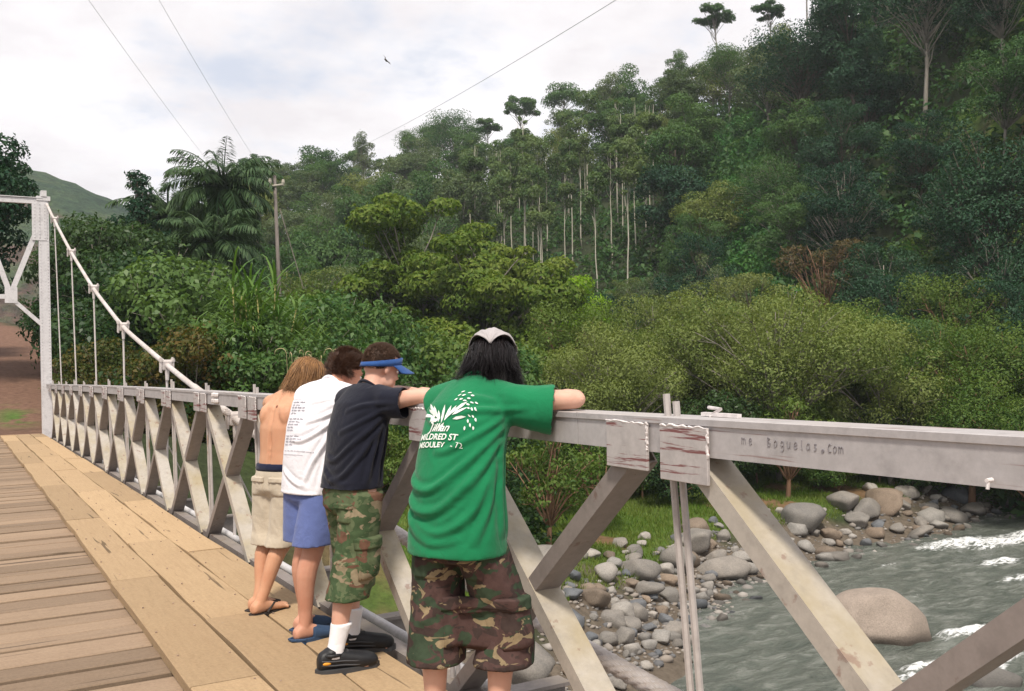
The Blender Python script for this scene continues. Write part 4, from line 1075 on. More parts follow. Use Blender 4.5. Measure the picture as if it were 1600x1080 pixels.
# low bushes at the foot of the riverside trees
for px, r, sc in [(790, 37, 1.1), (830, 40, 1.2), (1000, 44, 1.1), (1050, 42, .8), (1120, 47, 1.2), (1180, 49, 1.0), (1260, 50, 1.1), (1310, 48, .9), (1370, 52, 1.2), (1420, 52, 1.0), (1480, 54, 1.3), (1540, 55, 1.1), (1590, 56, 1.3), (740, 35, 1.1), (690, 33, 1.1), (640, 31, 1.0), (590, 30, 1.0), (540, 28.5, .9), (480, 28, .8)]:
    x, y, z = P_at(px, r)
    wh = 'below the boys' if px < 560 else ('left of the man in green' if px < 660 else ('behind the man in green' if px < 860 else ('left of the hanger rods' if px < 1060 else ('under the handwriting' if px < 1350 else 'near the right edge'))))
    lab = ('low leafy bush at the foot of the riverside trees ' if px > 760 else 'low leafy bush on the bank under the railing ') + wh
    place_tree('bush', SH[int(sg_.integers(4))], (x, y, z - .1), lab, lab, M['bark_red'], M['leaf_river2'] if sg_.random() < .6 else M['leaf_shrub_dark'], sc, cat='bush')
def samp_bank(g, n):
    phi = g.uniform(3, 32, n); r = g.uniform(30, 92, n); a = np.radians(phi)
    x, y = np.sin(a) * r, np.cos(a) * r
    k = (np.abs(x - road_x(y)) > 3.6) & (y - shore_y(x) > 5)
    return x[k], y[k]
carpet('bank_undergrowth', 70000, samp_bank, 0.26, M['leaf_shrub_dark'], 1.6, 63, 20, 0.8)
def samp_mid(g, n):
    phi = g.uniform(20, 62, n); r = g.uniform(50, 92, n); a = np.radians(phi)
    x, y = np.sin(a) * r, np.cos(a) * r; k = y - shore_y(x) > 9
    return x[k], y[k]
carpet('valley_undergrowth', 60000, samp_mid, 0.36, M['leaf_river2'], 2.2, 64, 20, 1.1)

# cane: tall stems with fans of long blades
def cane_mesh(seed, n, H):
    g = np.random.default_rng(seed); tb = MB(); V, F = [], []
    for k in range(n):
        a = g.random() * 6.283; q = g.random() ** .5 * 0.9; x, y = math.cos(a) * q, math.sin(a) * q; h = H * g.uniform(.65, 1.05)
        lx, ly = g.normal() * .25, g.normal() * .25
        top = np.array([x + lx, y + ly, h * .78])
        tb.tube([(x, y, -.2), (x + lx * .4, y + ly * .4, h * .4), tuple(top)], [.035, .03, .018], 5)
        for j in range(30):
            t = 0.35 + 0.65 * j / 30; c = np.array([x + lx * t, y + ly * t, h * .78 * t]); az = j * 2.6 + g.random(); L = h * g.uniform(.22, .36)
            e = R(80 - 45 * g.random()); p = c.copy(); w = 0.04; pr = None
            d = np.array([math.cos(az), math.sin(az), 0]); sd = np.array([-math.sin(az), math.cos(az), 0])
            for i in range(6):
                ww = w * (1 - (i / 5) ** 2) + .002
                V += [p + sd * ww, p - sd * ww]
                if i: m = len(V); F.append((m - 4, m - 3, m - 1, m - 2))
                e -= 0.18 + 0.12 * i * g.random(); p = p + (d * math.cos(e) + np.array([0, 0, math.sin(e)])) * L / 5
    return tb.mesh('stems', True), np_mesh('blades', np.array(V), np.array(F))
cm = [cane_mesh(1, 20, 6.4), cane_mesh(2, 14, 5.2)]
M['cane_stem'] = plain_mat('cane_stem', (0.30, 0.27, 0.10), 0.7, 0.3, 3)
for px, r, k, sc, lab in [(392, 32, 0, 1.08, 'tall cane clump with fanned blades in the middle of the thicket'), (430, 32.5, 1, 1.0, 'lower cane clump right of the tall cane'), (372, 33, 1, .95, 'lower cane clump left of the tall cane'), (458, 34, 1, 1.0, 'farthest cane clump in front of the grey pole')]:
    x, y, z = P_at(px, r); o = tag(empty('cane_clump', (x, y, z)), lab, 'cane', 'cane clumps'); o.scale = (sc,) * 3
    link('stems', cm[k][0], o, M['cane_stem']); link('blades', cm[k][1], o, M['leaf_cane'])
# dry seed plumes of tall grass close behind the boys' heads
def plume():
    x, y, z = P_at(487, 21); zt = 1.60
    o = tag(empty('plume_grass', (x, y, z)), 'dry straw-coloured grass plumes nodding behind the two bare heads', 'grass plume')
    g = np.random.default_rng(4)
    mb, hb = MB(), MB()
    for k in range(12):
        ox, oy = g.normal() * .20, g.normal() * .20; a = g.uniform(-.6, .6) if k % 3 else 3.1; hh = zt - z + g.uniform(-.35, .12); sz_ = g.uniform(.6, 1.3); a = g.uniform(0, 6.28)
        st = [(ox, oy, 0), (ox * 1.3, oy * 1.3, hh * .6), (ox * 1.6, oy * 1.6, hh)]
        mb.tube(st, [.008, .006, .004], 5)
        p = np.array(st[-1]); e = 1.2; pts = [p]
        for i in range(6): p = p + np.array([math.cos(a) * math.cos(e), math.sin(a) * math.cos(e), math.sin(e)]) * .055 * sz_; e -= g.uniform(.3, .75); pts.append(p)
        hb.tube(pts, [.004, .007, .009, .009, .008, .006, .003], 5)
    link('stems', mb.mesh('stems'), o, M['straw']); link('plumes', hb.mesh('plumes'), o, M['straw'])
M['straw'] = plain_mat('straw', (0.42, 0.34, 0.19), 0.8, 0.25, 20)
plume()

# ---- grass on the terrace
def grass(name, N, xr, dr, seed, h, mat):
    g = np.random.default_rng(seed)
    x = g.uniform(*xr, N); y = shore_y(x) + g.uniform(*dr, N)
    keep = fbm(x * 0.35, y * 0.35, 5) < 0.10; x, y = x[keep], y[keep]; n = len(x)
    P = np.stack([x, y, ground_z(x, y) - 0.02], -1); a = g.uniform(0, 6.283, n); hh = h * g.uniform(.5, 1.3, n)
    sd = np.stack([np.cos(a), np.sin(a), 0 * a], -1) * 0.022; ln = np.stack([g.normal(size=n) * .4, g.normal(size=n) * .4, np.ones(n)], -1) * hh[:, None]
    V = np.stack([P + sd, P - sd, P + ln], 1).reshape(-1, 3)
    tag(link(name, np_mesh(name, V, np.arange(3 * n).reshape(n, 3)), None, mat), kind='stuff')
M['grass'] = leaf_mat('grass_blade', (0.05, 0.10, 0.018), (0.09, 0.16, 0.03), (0.16, 0.20, 0.06), trans=0.3)
grass('grass', 90000, (10, 56), (2.6, 15), 5, 0.20, M['grass'])

# ---- rocks of the shore
def rock_mesh(seed, sub=3):
    g = np.random.default_rng(seed)
    bm = bmesh.new(); bmesh.ops.create_icosphere(bm, subdivisions=sub, radius=1.0)
    planes = [(unit(g.normal(size=(1, 3)))[0], g.uniform(0.58, 0.88)) for _ in range(16)]
    st = np.array([g.uniform(.9, 1.3), g.uniform(.75, 1.05), g.uniform(.6, .85)])
    ph = g.uniform(0, 6, (6, 3)); fr = g.normal(size=(6, 3)) * 2.6
    for v in bm.verts:
        p = np.array(v.co)
        for nrm, dd in planes:
            s = p @ nrm
            if s > dd: p = p - nrm * (s - dd) * 0.96
        p = p * (1 + 0.03 * sum(math.sin(p @ fr[i] + ph[i, 0]) for i in range(6)))
        v.co = Vector(p * st)
    bmesh.ops.smooth_vert(bm, verts=bm.verts, factor=0.3, use_axis_x=True, use_axis_y=True, use_axis_z=True)
    me = bpy.data.meshes.new('rock'); bm.to_mesh(me); bm.free()
    me.polygons.foreach_set('use_smooth', np.ones(len(me.polygons), bool))
    return me
def dome_mesh():
    g = np.random.default_rng(5); bm = bmesh.new(); bmesh.ops.create_icosphere(bm, subdivisions=5, radius=1.0)
    fr = g.normal(size=(14, 3)) * np.linspace(1.2, 7, 14)[:, None]; ph = g.uniform(0, 6, 14)
    for v in bm.verts:
        p = np.array(v.co); k = 1 + sum(.055 / (1 + .35 * i) * math.sin(p @ fr[i] + ph[i]) for i in range(14))
        for nrm, dd in (((.7, .1, .7), .80), ((.95, -.2, .2), .86), ((-.3, -.8, .5), .84)):
            nn = np.array(nrm) / np.linalg.norm(nrm); s = p @ nn
            if s > dd: p = p - nn * (s - dd) * .8
        v.co = Vector(p * k)
    me = bpy.data.meshes.new('boulder'); bm.to_mesh(me); bm.free(); me.polygons.foreach_set('use_smooth', np.ones(len(me.polygons), bool)); return me
def rock_mat(name, c0, c1, c2):
    m, n, l, b = new_mat(name)
    tcx = n.new('ShaderNodeTexCoord'); oi = n.new('ShaderNodeObjectInfo'); geo = n.new('ShaderNodeNewGeometry')
    f = noise(n, l, geo.outputs['Position'], 2.2, 6, 0.65); f2 = noise(n, l, geo.outputs['Position'], 24, 5, 0.7)
    c = ramp(n, l, f, [(0.3, c0), (0.55, c1), (0.75, c2)])
    c = mix(n, l, 0.5, c, ramp(n, l, f2, [(0.3, tuple(x * .55 for x in c1)), (0.7, tuple(x * 1.4 for x in c1))]))
    tint = ramp(n, l, oi.outputs['Random'], [(0, (0.85, 0.87, 0.88)), (1.0, (1.15, 1.13, 1.1))])
    c = mix(n, l, 1.0, c, tint, 'MULTIPLY')
    wet = nd(n, l, 'ShaderNodeMapRange', {'Value': nd(n, l, 'ShaderNodeSeparateXYZ', {0: geo.outputs['Position']}).outputs[2], 'From Min': WATER + 0.05, 'From Max': WATER + 0.32, 'To Min': 0.38, 'To Max': 1.0}).outputs[0]
    c = mix(n, l, 1.0, c, nd(n, l, 'ShaderNodeCombineColor', {0: wet, 1: wet, 2: wet}).outputs[0], 'MULTIPLY')
    l.new(c, b.inputs['Base Color']); b.inputs['Roughness'].default_value = 0.85; b.inputs['Specular IOR Level'].default_value = 0.25
    bump(n, l, b, f2, 0.45, 0.05)
    return m
M['rock'] = rock_mat('river_rock', (0.13, 0.125, 0.12), (0.22, 0.20, 0.18), (0.30, 0.275, 0.245))
M['rock_pale'] = rock_mat('pale_rock', (0.20, 0.19, 0.175), (0.31, 0.285, 0.26), (0.42, 0.39, 0.36))
M['rock_blue'] = rock_mat('slate_rock', (0.085, 0.09, 0.10), (0.145, 0.15, 0.16), (0.21, 0.21, 0.22))
M['rock_brown'] = rock_mat('brown_rock', (0.13, 0.10, 0.075), (0.22, 0.17, 0.13), (0.30, 0.24, 0.19))
M['boulder'] = rock_mat('boulder_stone', (0.20, 0.165, 0.135), (0.30, 0.245, 0.205), (0.36, 0.30, 0.25))
RK = [rock_mesh(i) for i in range(9)]
rr = np.random.default_rng(19)
def rock(name, x, y, r, label, group=None, k=None, rz=None, sink=0.35, sc=(1, 1, 1), mat=None, z=None):
    o = link(name, RK[int(rr.integers(9)) if k is None else k], None, None)
    zz = max(gz(x, y), WATER - 0.15) if z is None else z
    o.location = (x, y, zz + r * (0.62 - sink) * sc[2]); o.scale = (r * sc[0], r * sc[1], r * sc[2])
    o.rotation_euler = (rr.normal() * .2, rr.normal() * .2, rr.uniform(0, 6.28) if rz is None else rz)
    if len(o.data.materials) == 0: o.data.materials.append(None)
    o.material_slots[0].link = 'OBJECT'; o.material_slots[0].material = mat or M['rock']
    return tag(o, label, 'boulder' if name == 'boulder' else 'rock', group)
b0 = rock('boulder', 22.6, 18.5, 1.22, 'big pinkish boulder standing alone in the river below the handwriting', k=2, rz=0.5, sink=0.15, sc=(1.2, 0.95, 0.85), mat=M['boulder'], z=WATER - .3)
b0.data = dome_mesh(); b0.data.materials.append(None); b0.material_slots[0].link = 'OBJECT'; b0.material_slots[0].material = M['boulder']; b0.rotation_euler = (0.0, 0.16, -0.45)
rock('boulder', 21.6, 14.3, 0.9, 'dark half-drowned rock breaking the rapids in the corner below the big boulder', k=4, rz=0.3, sink=0.75, sc=(1.2, .9, .6), z=WATER)
for (px, py, r, lab, sc) in [(1053, 998, .46, 'pale smooth rock lying alone at the water edge left of the rods', (1, .9, .75)), (1135, 905, .95, 'large pale boulder at the water edge right of the rods', (1.05, .95, .85)), (1085, 890, .95, 'rounded brown boulder behind the hanger rods', (1, 1, .95)),
                             (1000, 940, .78, 'angular grey boulder on top of the shore rocks left of the rods', (1, 1, 1)), (1255, 850, 1.15, 'large beige boulder just right of the near brace', (1.2, 1, .9)), (1318, 830, .85, 'rounded grey boulder beside the large beige one', (1.1, 1, .9)), (1525, 790, 1.2, 'large brown boulder on the far bend of the shore', (1.1, 1, 1)), (1305, 872, .75, 'flat greenish slab of rock at the water below the rounded boulder', (1.4, 1, .5)), (980, 1010, .5, 'flat grey rock at the lower water edge beside the crossed braces', (1.2, 1, .6)), (1010, 955, .6, 'dark brown rock in front of the angular grey boulder', (1.2, 1, .7)), (1435, 838, .55, 'flat pale rock at the tip of the shore by the rapids', (1.5, 1, .55)), (1490, 815, .9, 'blue grey angular rock next to the large brown boulder', (1, 1, .8))]:
    Hh_ = 8.015
    dx, dy = (px - 800) / 1494.6, (py - 540) / 1494.6
    ray = _F + dx * _R2 - dy * _U2
    tt = Hh_ / -ray.z if ray.z < 0 else 40
    x, y = ray.x * tt, ray.y * tt
    rock('boulder', x, y, r, lab, sc=sc)
n_ = 0; occ = []
while n_ < 290:
    x = rr.uniform(10, 58) if rr.random() < .62 else rr.uniform(11, 26); d = rr.normal() * 1.25 + 1.0
    if x < 20 and rr.random() < .5: d = rr.uniform(-.8, 4.6)
    r = float(np.clip(0.30 * math.exp(rr.normal() * 0.5), 0.16, 1.05)) * (1.35 if x > 27 else 1.05)
    y = float(shore_y(x)) + d
    if d > 4.4 or d < -1.5 or (d < .2 and r > .36): continue
    if any((x - a) ** 2 + (y - b) ** 2 < (0.75 * (r + q)) ** 2 for a, b, q in occ): continue
    occ.append((x, y, r)); n_ += 1
    tone = rr.choice(['grey', 'pale', 'slate', 'brown'], p=[.34, .3, .18, .18]); size = 'small' if r < .24 else ('middling' if r < .42 else 'large')
    pos = 'in the shallows' if d < -.1 else ('at the waterline' if d < .9 else ('midway up the bank' if d < 2.4 else 'high on the bank'))
    ppx = 800 + 1494.6 * math.tan(math.atan2(x, y) - R(30.1))
    wh = 'under the bridge' if ppx < 820 else ('behind the crossed braces' if ppx < 930 else ('left of the hanger rods' if ppx < 1060 else ('right of the hanger rods' if ppx < 1180 else ('right of the near brace' if ppx < 1330 else ('above the big river boulder' if ppx < 1460 else 'by the rapids at the right edge')))))
    lab = f'{size} {tone} rock {pos} {wh}'
    rock('rock', x, y, r, lab, lab, mat={'grey': M['rock'], 'pale': M['rock_pale'], 'slate': M['rock_blue'], 'brown': M['rock_brown']}[str(tone)])
# cobbles too small to tell apart
def cobbles():
    g = np.random.default_rng(8); bm = bmesh.new(); bmesh.ops.create_icosphere(bm, subdivisions=1, radius=1); bm.verts.index_update()
    v0 = np.array([v.co for v in bm.verts]); f0 = np.array([[v.index for v in f.verts] for f in bm.faces]); bm.free()
    N = 3000; x = np.where(g.random(N) < .65, g.uniform(4, 26, N), g.uniform(20, 58, N)); y = shore_y(x) + g.uniform(-.7, 3.2, N)
    s = 0.055 * np.exp(g.normal(size=N) * .5); s = np.clip(s, .03, .2)
    V = v0[None] * s[:, None, None] * (1 + .25 * g.normal(size=(N, 12, 1)) * .6) * np.stack([g.uniform(.8, 1.5, N), g.uniform(.7, 1.2, N), g.uniform(.5, .8, N)], -1)[:, None, :]
    V = V + np.stack([x, y, np.maximum(ground_z(x, y), WATER - .05) + s * .2], -1)[:, None, :]
    F = f0[None] + (np.arange(N) * 12)[:, None, None]
    m, n, l, b = new_mat('cobble_stone'); geo = n.new('ShaderNodeNewGeometry')
    l.new(ramp(n, l, geo.outputs['Random Per Island'], [(0, (0.10, 0.10, 0.105)), (.4, (0.21, 0.195, 0.18)), (.75, (0.25, 0.21, 0.175)), (1, (0.32, 0.295, 0.27))]), b.inputs['Base Color']); b.inputs['Roughness'].default_value = .85
    tag(link('cobbles', np_mesh('cobbles', V.reshape(-1, 3), F.reshape(-1, 3), True), None, m), kind='stuff')
cobbles()
# ------------------------------------------------------------------ people leaning on the rail
def ring_loft(rings, n=28):
    """rings: (center, axisA, axisB, a, b) closed loft"""
    V, F = [], []
    for c, A, B, a, b in rings:
        c, A, B = np.array(c, float), np.array(A, float), np.array(B, float)
        for k in range(n):
            t = 2 * math.pi * k / n; ct, st = math.cos(t), math.sin(t)
            e = 0.85
            V.append(c + A * a * math.copysign(abs(ct) ** e, ct) + B * b * math.copysign(abs(st) ** e, st))
    m = len(rings)
    F = [(i * n + k, i * n + (k + 1) % n, (i + 1) * n + (k + 1) % n, (i + 1) * n + k) for i in range(m - 1) for k in range(n)]
    F += [tuple(range(n - 1, -1, -1)), tuple((m - 1) * n + k for k in range(n))]
    return V, F
def ellipsoid(mb, c, r, rot=None, nu=20, nv=12):
    V, F = [], []; rot = rot or Matrix.Identity(3); c = Vector(c)
    for j in range(1, nv):
        p = math.pi * j / nv
        for i in range(nu):
            t = 2 * math.pi * i / nu
            V.append(c + rot @ Vector((math.sin(p) * math.cos(t) * r[0], math.sin(p) * math.sin(t) * r[1], math.cos(p) * r[2])))
    V.append(c + rot @ Vector((0, 0, r[2]))); V.append(c - rot @ Vector((0, 0, r[2]))); tp, bt = len(V) - 2, len(V) - 1
    for j in range(nv - 2):
        for i in range(nu): F.append((j * nu + i, (j + 1) * nu + i, (j + 1) * nu + (i + 1) % nu, j * nu + (i + 1) % nu))
    for i in range(nu):
        F.append((tp, i, (i + 1) % nu)); F.append((bt, (nv - 2) * nu + (i + 1) % nu, (nv - 2) * nu + i))
    mb.add(V, F)
def chain(mb, pts, rad, sub=4, sides=14):
    """smooth tapered limb through joints, rounded ends"""
    P = [np.array(p, float) for p in pts]; out, rr_ = [], []
    n = len(P)
    for i in range(n - 1):
        p0, p1, p2, p3 = P[max(i - 1, 0)], P[i], P[i + 1], P[min(i + 2, n - 1)]
        for s in range(sub):
            t = s / sub
            q = 0.5 * ((2 * p1) + (-p0 + p2) * t + (2 * p0 - 5 * p1 + 4 * p2 - p3) * t * t + (-p0 + 3 * p1 - 3 * p2 + p3) * t ** 3)
            out.append(q); rr_.append(rad[i] + (rad[i + 1] - rad[i]) * t)
    out.append(P[-1]); rr_.append(rad[-1])
    mb.tube(out, rr_, sides)
    ellipsoid(mb, out[0], (rr_[0],) * 3, nu=12, nv=8); ellipsoid(mb, out[-1], (rr_[-1],) * 3, nu=12, nv=8)
def remesh(mb, voxel, smooth=5, name='body', fac=0.5):
    me = mb.mesh('tmp'); o = bpy.data.objects.new('tmp', me); COL.objects.link(o)
    m = o.modifiers.new('r', 'REMESH'); m.mode = 'VOXEL'; m.voxel_size = voxel
    if smooth: s = o.modifiers.new('s', 'SMOOTH'); s.factor = fac; s.iterations = smooth
    dg = bpy.context.evaluated_depsgraph_get(); dg.update()
    r = bpy.data.meshes.new_from_object(o.evaluated_get(dg)); r.name = name
    bpy.data.objects.remove(o); bpy.data.meshes.remove(me)
    r.polygons.foreach_set('use_smooth', np.ones(len(r.polygons), bool)); r.materials.clear()
    return r
def vco(me):
    a = np.empty(len(me.vertices) * 3, np.float32); me.vertices.foreach_get('co', a); return a.reshape(-1, 3).astype(float)
def vno(me):
    a = np.empty(len(me.vertices) * 3, np.float32); me.vertices.foreach_get('normal', a); return a.reshape(-1, 3).astype(float)
def put(me, V): me.vertices.foreach_set('co', V.astype(np.float32).ravel()); me.update()
def wrinkle(P, seed, f=9.0):
    g = np.random.default_rng(seed); s = 0
    Q = P + 0.035 * np.sin(P[:, [1, 2, 0]] * 11 + seed)
    for k in range(7):
        d = unit(g.normal(size=3)[None] * np.array([1, 1, 1.3]))[0]; w = f * (1 + 0.45 * k) * g.uniform(.7, 1.3)
        s = s + (1 - np.abs(np.sin(Q @ d * w + g.uniform(0, 6)))) ** 2 / (1 + 0.5 * k)
    return s / 2.4 - 0.5
def folds(P, N, lst):
    D = np.zeros(len(P))
    for A, B, w, amp in lst:
        A, B = np.array(A, float), np.array(B, float); ab = B - A
        t = np.clip(((P - A) @ ab) / (ab @ ab), 0, 1); d = np.linalg.norm(P - (A + t[:, None] * ab), axis=1) / (w * .8)
        D += 2.6 * amp * (1 - 1.1 * d ** 2) * np.exp(-d ** 2) * (np.sin(np.pi * (0.12 + 0.76 * t)))
    return P + N * D[:, None]
def swags(S, P, N, lst):
    """drapery folds as polylines of (angle from the spine towards the right side in degrees, height), width, depth"""
    C = np.array(S['C']); zs = C[:, 2]; cx = np.interp(P[:, 2], zs, C[:, 0]); cy = np.interp(P[:, 2], zs, C[:, 1])
    rel = P - np.stack([cx, cy, P[:, 2]], -1); a = rel @ S['r']; b = -(rel @ S['f']); th = np.degrees(np.arctan2(a, b)); rad = np.hypot(a, b)
    Rr = 0.165; D = np.zeros(len(P))
    for pts, w, amp in lst:
        best = np.full(len(P), 9.0); par = np.zeros(len(P)); n = len(pts) - 1
        fine = []
        for i in range(n):
            for k in range(4):
                t = k / 4; p0, p1, p2, p3 = (np.array(pts[max(0, min(n, j))], float) for j in (i - 1, i, i + 1, i + 2))
                fine.append(.5 * (2 * p1 + (p2 - p0) * t + (2 * p0 - 5 * p1 + 4 * p2 - p3) * t * t + (3 * p1 - p0 - 3 * p2 + p3) * t ** 3))
        fine.append(np.array(pts[-1], float)); m = len(fine) - 1
        X, Y = np.radians(th) * Rr, P[:, 2]
        for i in range(m):
            A = np.array([math.radians(fine[i][0]) * Rr, fine[i][1]]); B = np.array([math.radians(fine[i + 1][0]) * Rr, fine[i + 1][1]]); ab = B - A
            t = np.clip(((X - A[0]) * ab[0] + (Y - A[1]) * ab[1]) / (ab @ ab), 0, 1)
            sd = (X - A[0]) * ab[1] - (Y - A[1]) * ab[0]
            d = np.hypot(X - A[0] - t * ab[0], Y - A[1] - t * ab[1]); better = d < np.abs(best)
            best = np.where(better, np.sign(sd) * d, best); par = np.where(better, (i + t) / m, par)
        d = best / w
        prof = np.exp(-d ** 2) - .75 * np.exp(-((np.abs(d) - 1.5) / .8) ** 2)
        D += amp * prof * np.clip(np.sin(np.pi * (0.06 + 0.88 * par)), 0, 1) ** .6 * (rad < .30)
    return P + N * D[:, None]
def cut(me, tests):
    """open a cloth shell: drop the end-cap faces that satisfy any test(center, normal)"""
    bm = bmesh.new(); bm.from_mesh(me)
    kill = [f for f in bm.faces if any(t(f.calc_center_median(), f.normal) for t in tests)]
    bmesh.ops.delete(bm, geom=kill, context='FACES'); bm.to_mesh(me); bm.free()

def skin_mat(name, c):
    m, n, l, b = new_mat(name); tcx = n.new('ShaderNodeTexCoord')
    f = noise(n, l, tcx.outputs['Object'], 6, 5, .6); f2 = noise(n, l, tcx.outputs['Object'], 60, 3, .6)
    l.new(ramp(n, l, f, [(.3, (c[0] * .92, c[1] * .80, c[2] * .76)), (.7, (c[0] * 1.06, c[1] * 1.08, c[2] * 1.08))]), b.inputs['Base Color'])
    b.inputs['Roughness'].default_value = .55; b.inputs['Subsurface Weight'].default_value = 0.08; b.inputs['Subsurface Radius'].default_value = (.02, .008, .005); b.inputs['Specular IOR Level'].default_value = .35
    bump(n, l, b, f2, .1, .002); return m
def cloth_mat(name, c, var=.1, weave=420):
    m, n, l, b = new_mat(name); tcx = n.new('ShaderNodeTexCoord')
    f = noise(n, l, tcx.outputs['Object'], 7, 5, .6); w = noise(n, l, tcx.outputs['Object'], weave, 2, .5)
    l.new(ramp(n, l, f, [(.3, tuple(x * (1 - var) for x in c)), (.7, tuple(min(1, x * (1 + var)) for x in c))]), b.inputs['Base Color'])
    b.inputs['Roughness'].default_value = .9; b.inputs['Specular IOR Level'].default_value = .12; b.inputs['Sheen Weight'].default_value = .15
    cr = noise(n, l, tcx.outputs['Object'], 16, 3, .5, 1.2)
    hsum = nd(n, l, 'ShaderNodeMath', {0: w, 1: nd(n, l, 'ShaderNodeMath', {0: cr, 1: 4.0}, operation='MULTIPLY').outputs[0]}, operation='ADD').outputs[0]
    bump(n, l, b, hsum, .35, .0035); return m
def camo_mat(name, cols, scale=5.0):
    m, n, l, b = new_mat(name); tcx = n.new('ShaderNodeTexCoord')
    mpg = nd(n, l, 'ShaderNodeMapping', {'Vector': tcx.outputs['Object'], 'Scale': (1, 1, 1.5)})
    def patch(off, th, sc):
        v = nd(n, l, 'ShaderNodeVectorMath', {0: mpg.outputs[0], 1: off}, operation='ADD').outputs[0]
        f = noise(n, l, v, sc, 3, .55, .9); return ramp(n, l, f, [(th, (0, 0, 0)), (th + .012, (1, 1, 1))])
    c = mix(n, l, patch((0, 0, 0), .50, scale), cols[0], cols[1])
    c = mix(n, l, patch((5.3, 1.1, 2.7), .545, scale * 1.1), c, cols[2])
    c = mix(n, l, patch((9.9, 7.3, 4.1), .60, scale * 1.35), c, cols[3])
    g = noise(n, l, tcx.outputs['Object'], 30, 4, .6)
    c = mix(n, l, 1.0, c, ramp(n, l, g, [(.3, (.8, .8, .8)), (.7, (1.2, 1.2, 1.2))]), 'MULTIPLY')
    l.new(c, b.inputs['Base Color']); b.inputs['Roughness'].default_value = .9; b.inputs['Specular IOR Level'].default_value = .12
    bump(n, l, b, g, .2, .004); return m
def hair_mat(name, c0, c1, rough=.45):
    m, n, l, b = new_mat(name); geo = n.new('ShaderNodeNewGeometry')
    l.new(ramp(n, l, geo.outputs['Random Per Island'], [(0, c0), (1, c1)]), b.inputs['Base Color']); b.inputs['Roughness'].default_value = rough; b.inputs['Specular IOR Level'].default_value = .4; return m
M['skin_tan'] = skin_mat('tan_skin', (.56, .31, .19)); M['skin_fair'] = skin_mat('fair_skin', (.62, .37, .28)); M['skin_red'] = skin_mat('ruddy_skin', (.55, .29, .20))
M['eye'] = plain_mat('eye_white', (.75, .72, .70), .25); M['iris'] = plain_mat('iris', (.05, .04, .035), .2)

class Head:
    def __init__(self, pos, az, pitch, tilt=0.0):
        f = Matrix.Rotation(R(90 - az), 3, 'Z') @ Matrix.Rotation(R(pitch), 3, 'Y') @ Matrix.Rotation(R(tilt), 3, 'X')
        self.M = f; self.p = Vector(pos)
    def __call__(self, x, y, z): return self.p + self.M @ Vector((x, y, z))
    def build(self, mb):
        E = lambda c, r, rot=None: ellipsoid(mb, self(*c), r, self.M @ (rot or Matrix.Identity(3)), 24, 16)
        E((-.012, 0, .035), (.096, .076, .092)); E((-.03, 0, .01), (.08, .07, .08)); E((.035, 0, -.03), (.058, .060, .085)); E((.048, 0, -.075), (.042, .045, .036)); E((.068, 0, -.098), (.020, .024, .018))
        E((.078, 0, .022), (.018, .05, .014)); E((.085, 0, -.012), (.020, .011, .034)); E((.101, 0, -.030), (.014, .012, .012)); E((.087, 0, -.063), (.013, .022, .010)); E((.085, 0, -.074), (.012, .02, .009))
        for s in (-1, 1):
            E((.058, s * .04, -.035), (.026, .018, .024)); E((-.008, s * .077, -.012), (.018, .009, .031), Matrix.Rotation(R(-18 * s), 3, 'Z')); E((.02, s * .052, -.07), (.04, .012, .03))
    def eyes(self, parent):
        for s in (-1, 1):
            mb = MB(); ellipsoid(mb, self(.074, s * .032, -.002), (.012, .014, .009), self.M, 12, 8); link('eye', mb.mesh('eye', True), parent, M['eye'])
            mb = MB(); ellipsoid(mb, self(.0825, s * .033, -.003), (.004, .0058, .0058), self.M, 10, 6); link('iris', mb.mesh('iris', True), parent, M['iris'])
            mb = MB(); mb.tube([self(.088, s * .012, .018), self(.088, s * .032, .024), self(.074, s * .053, .018)], [.004, .0045, .002], 6); link('eyebrow', mb.mesh('eyebrow'), parent, M['iris'])

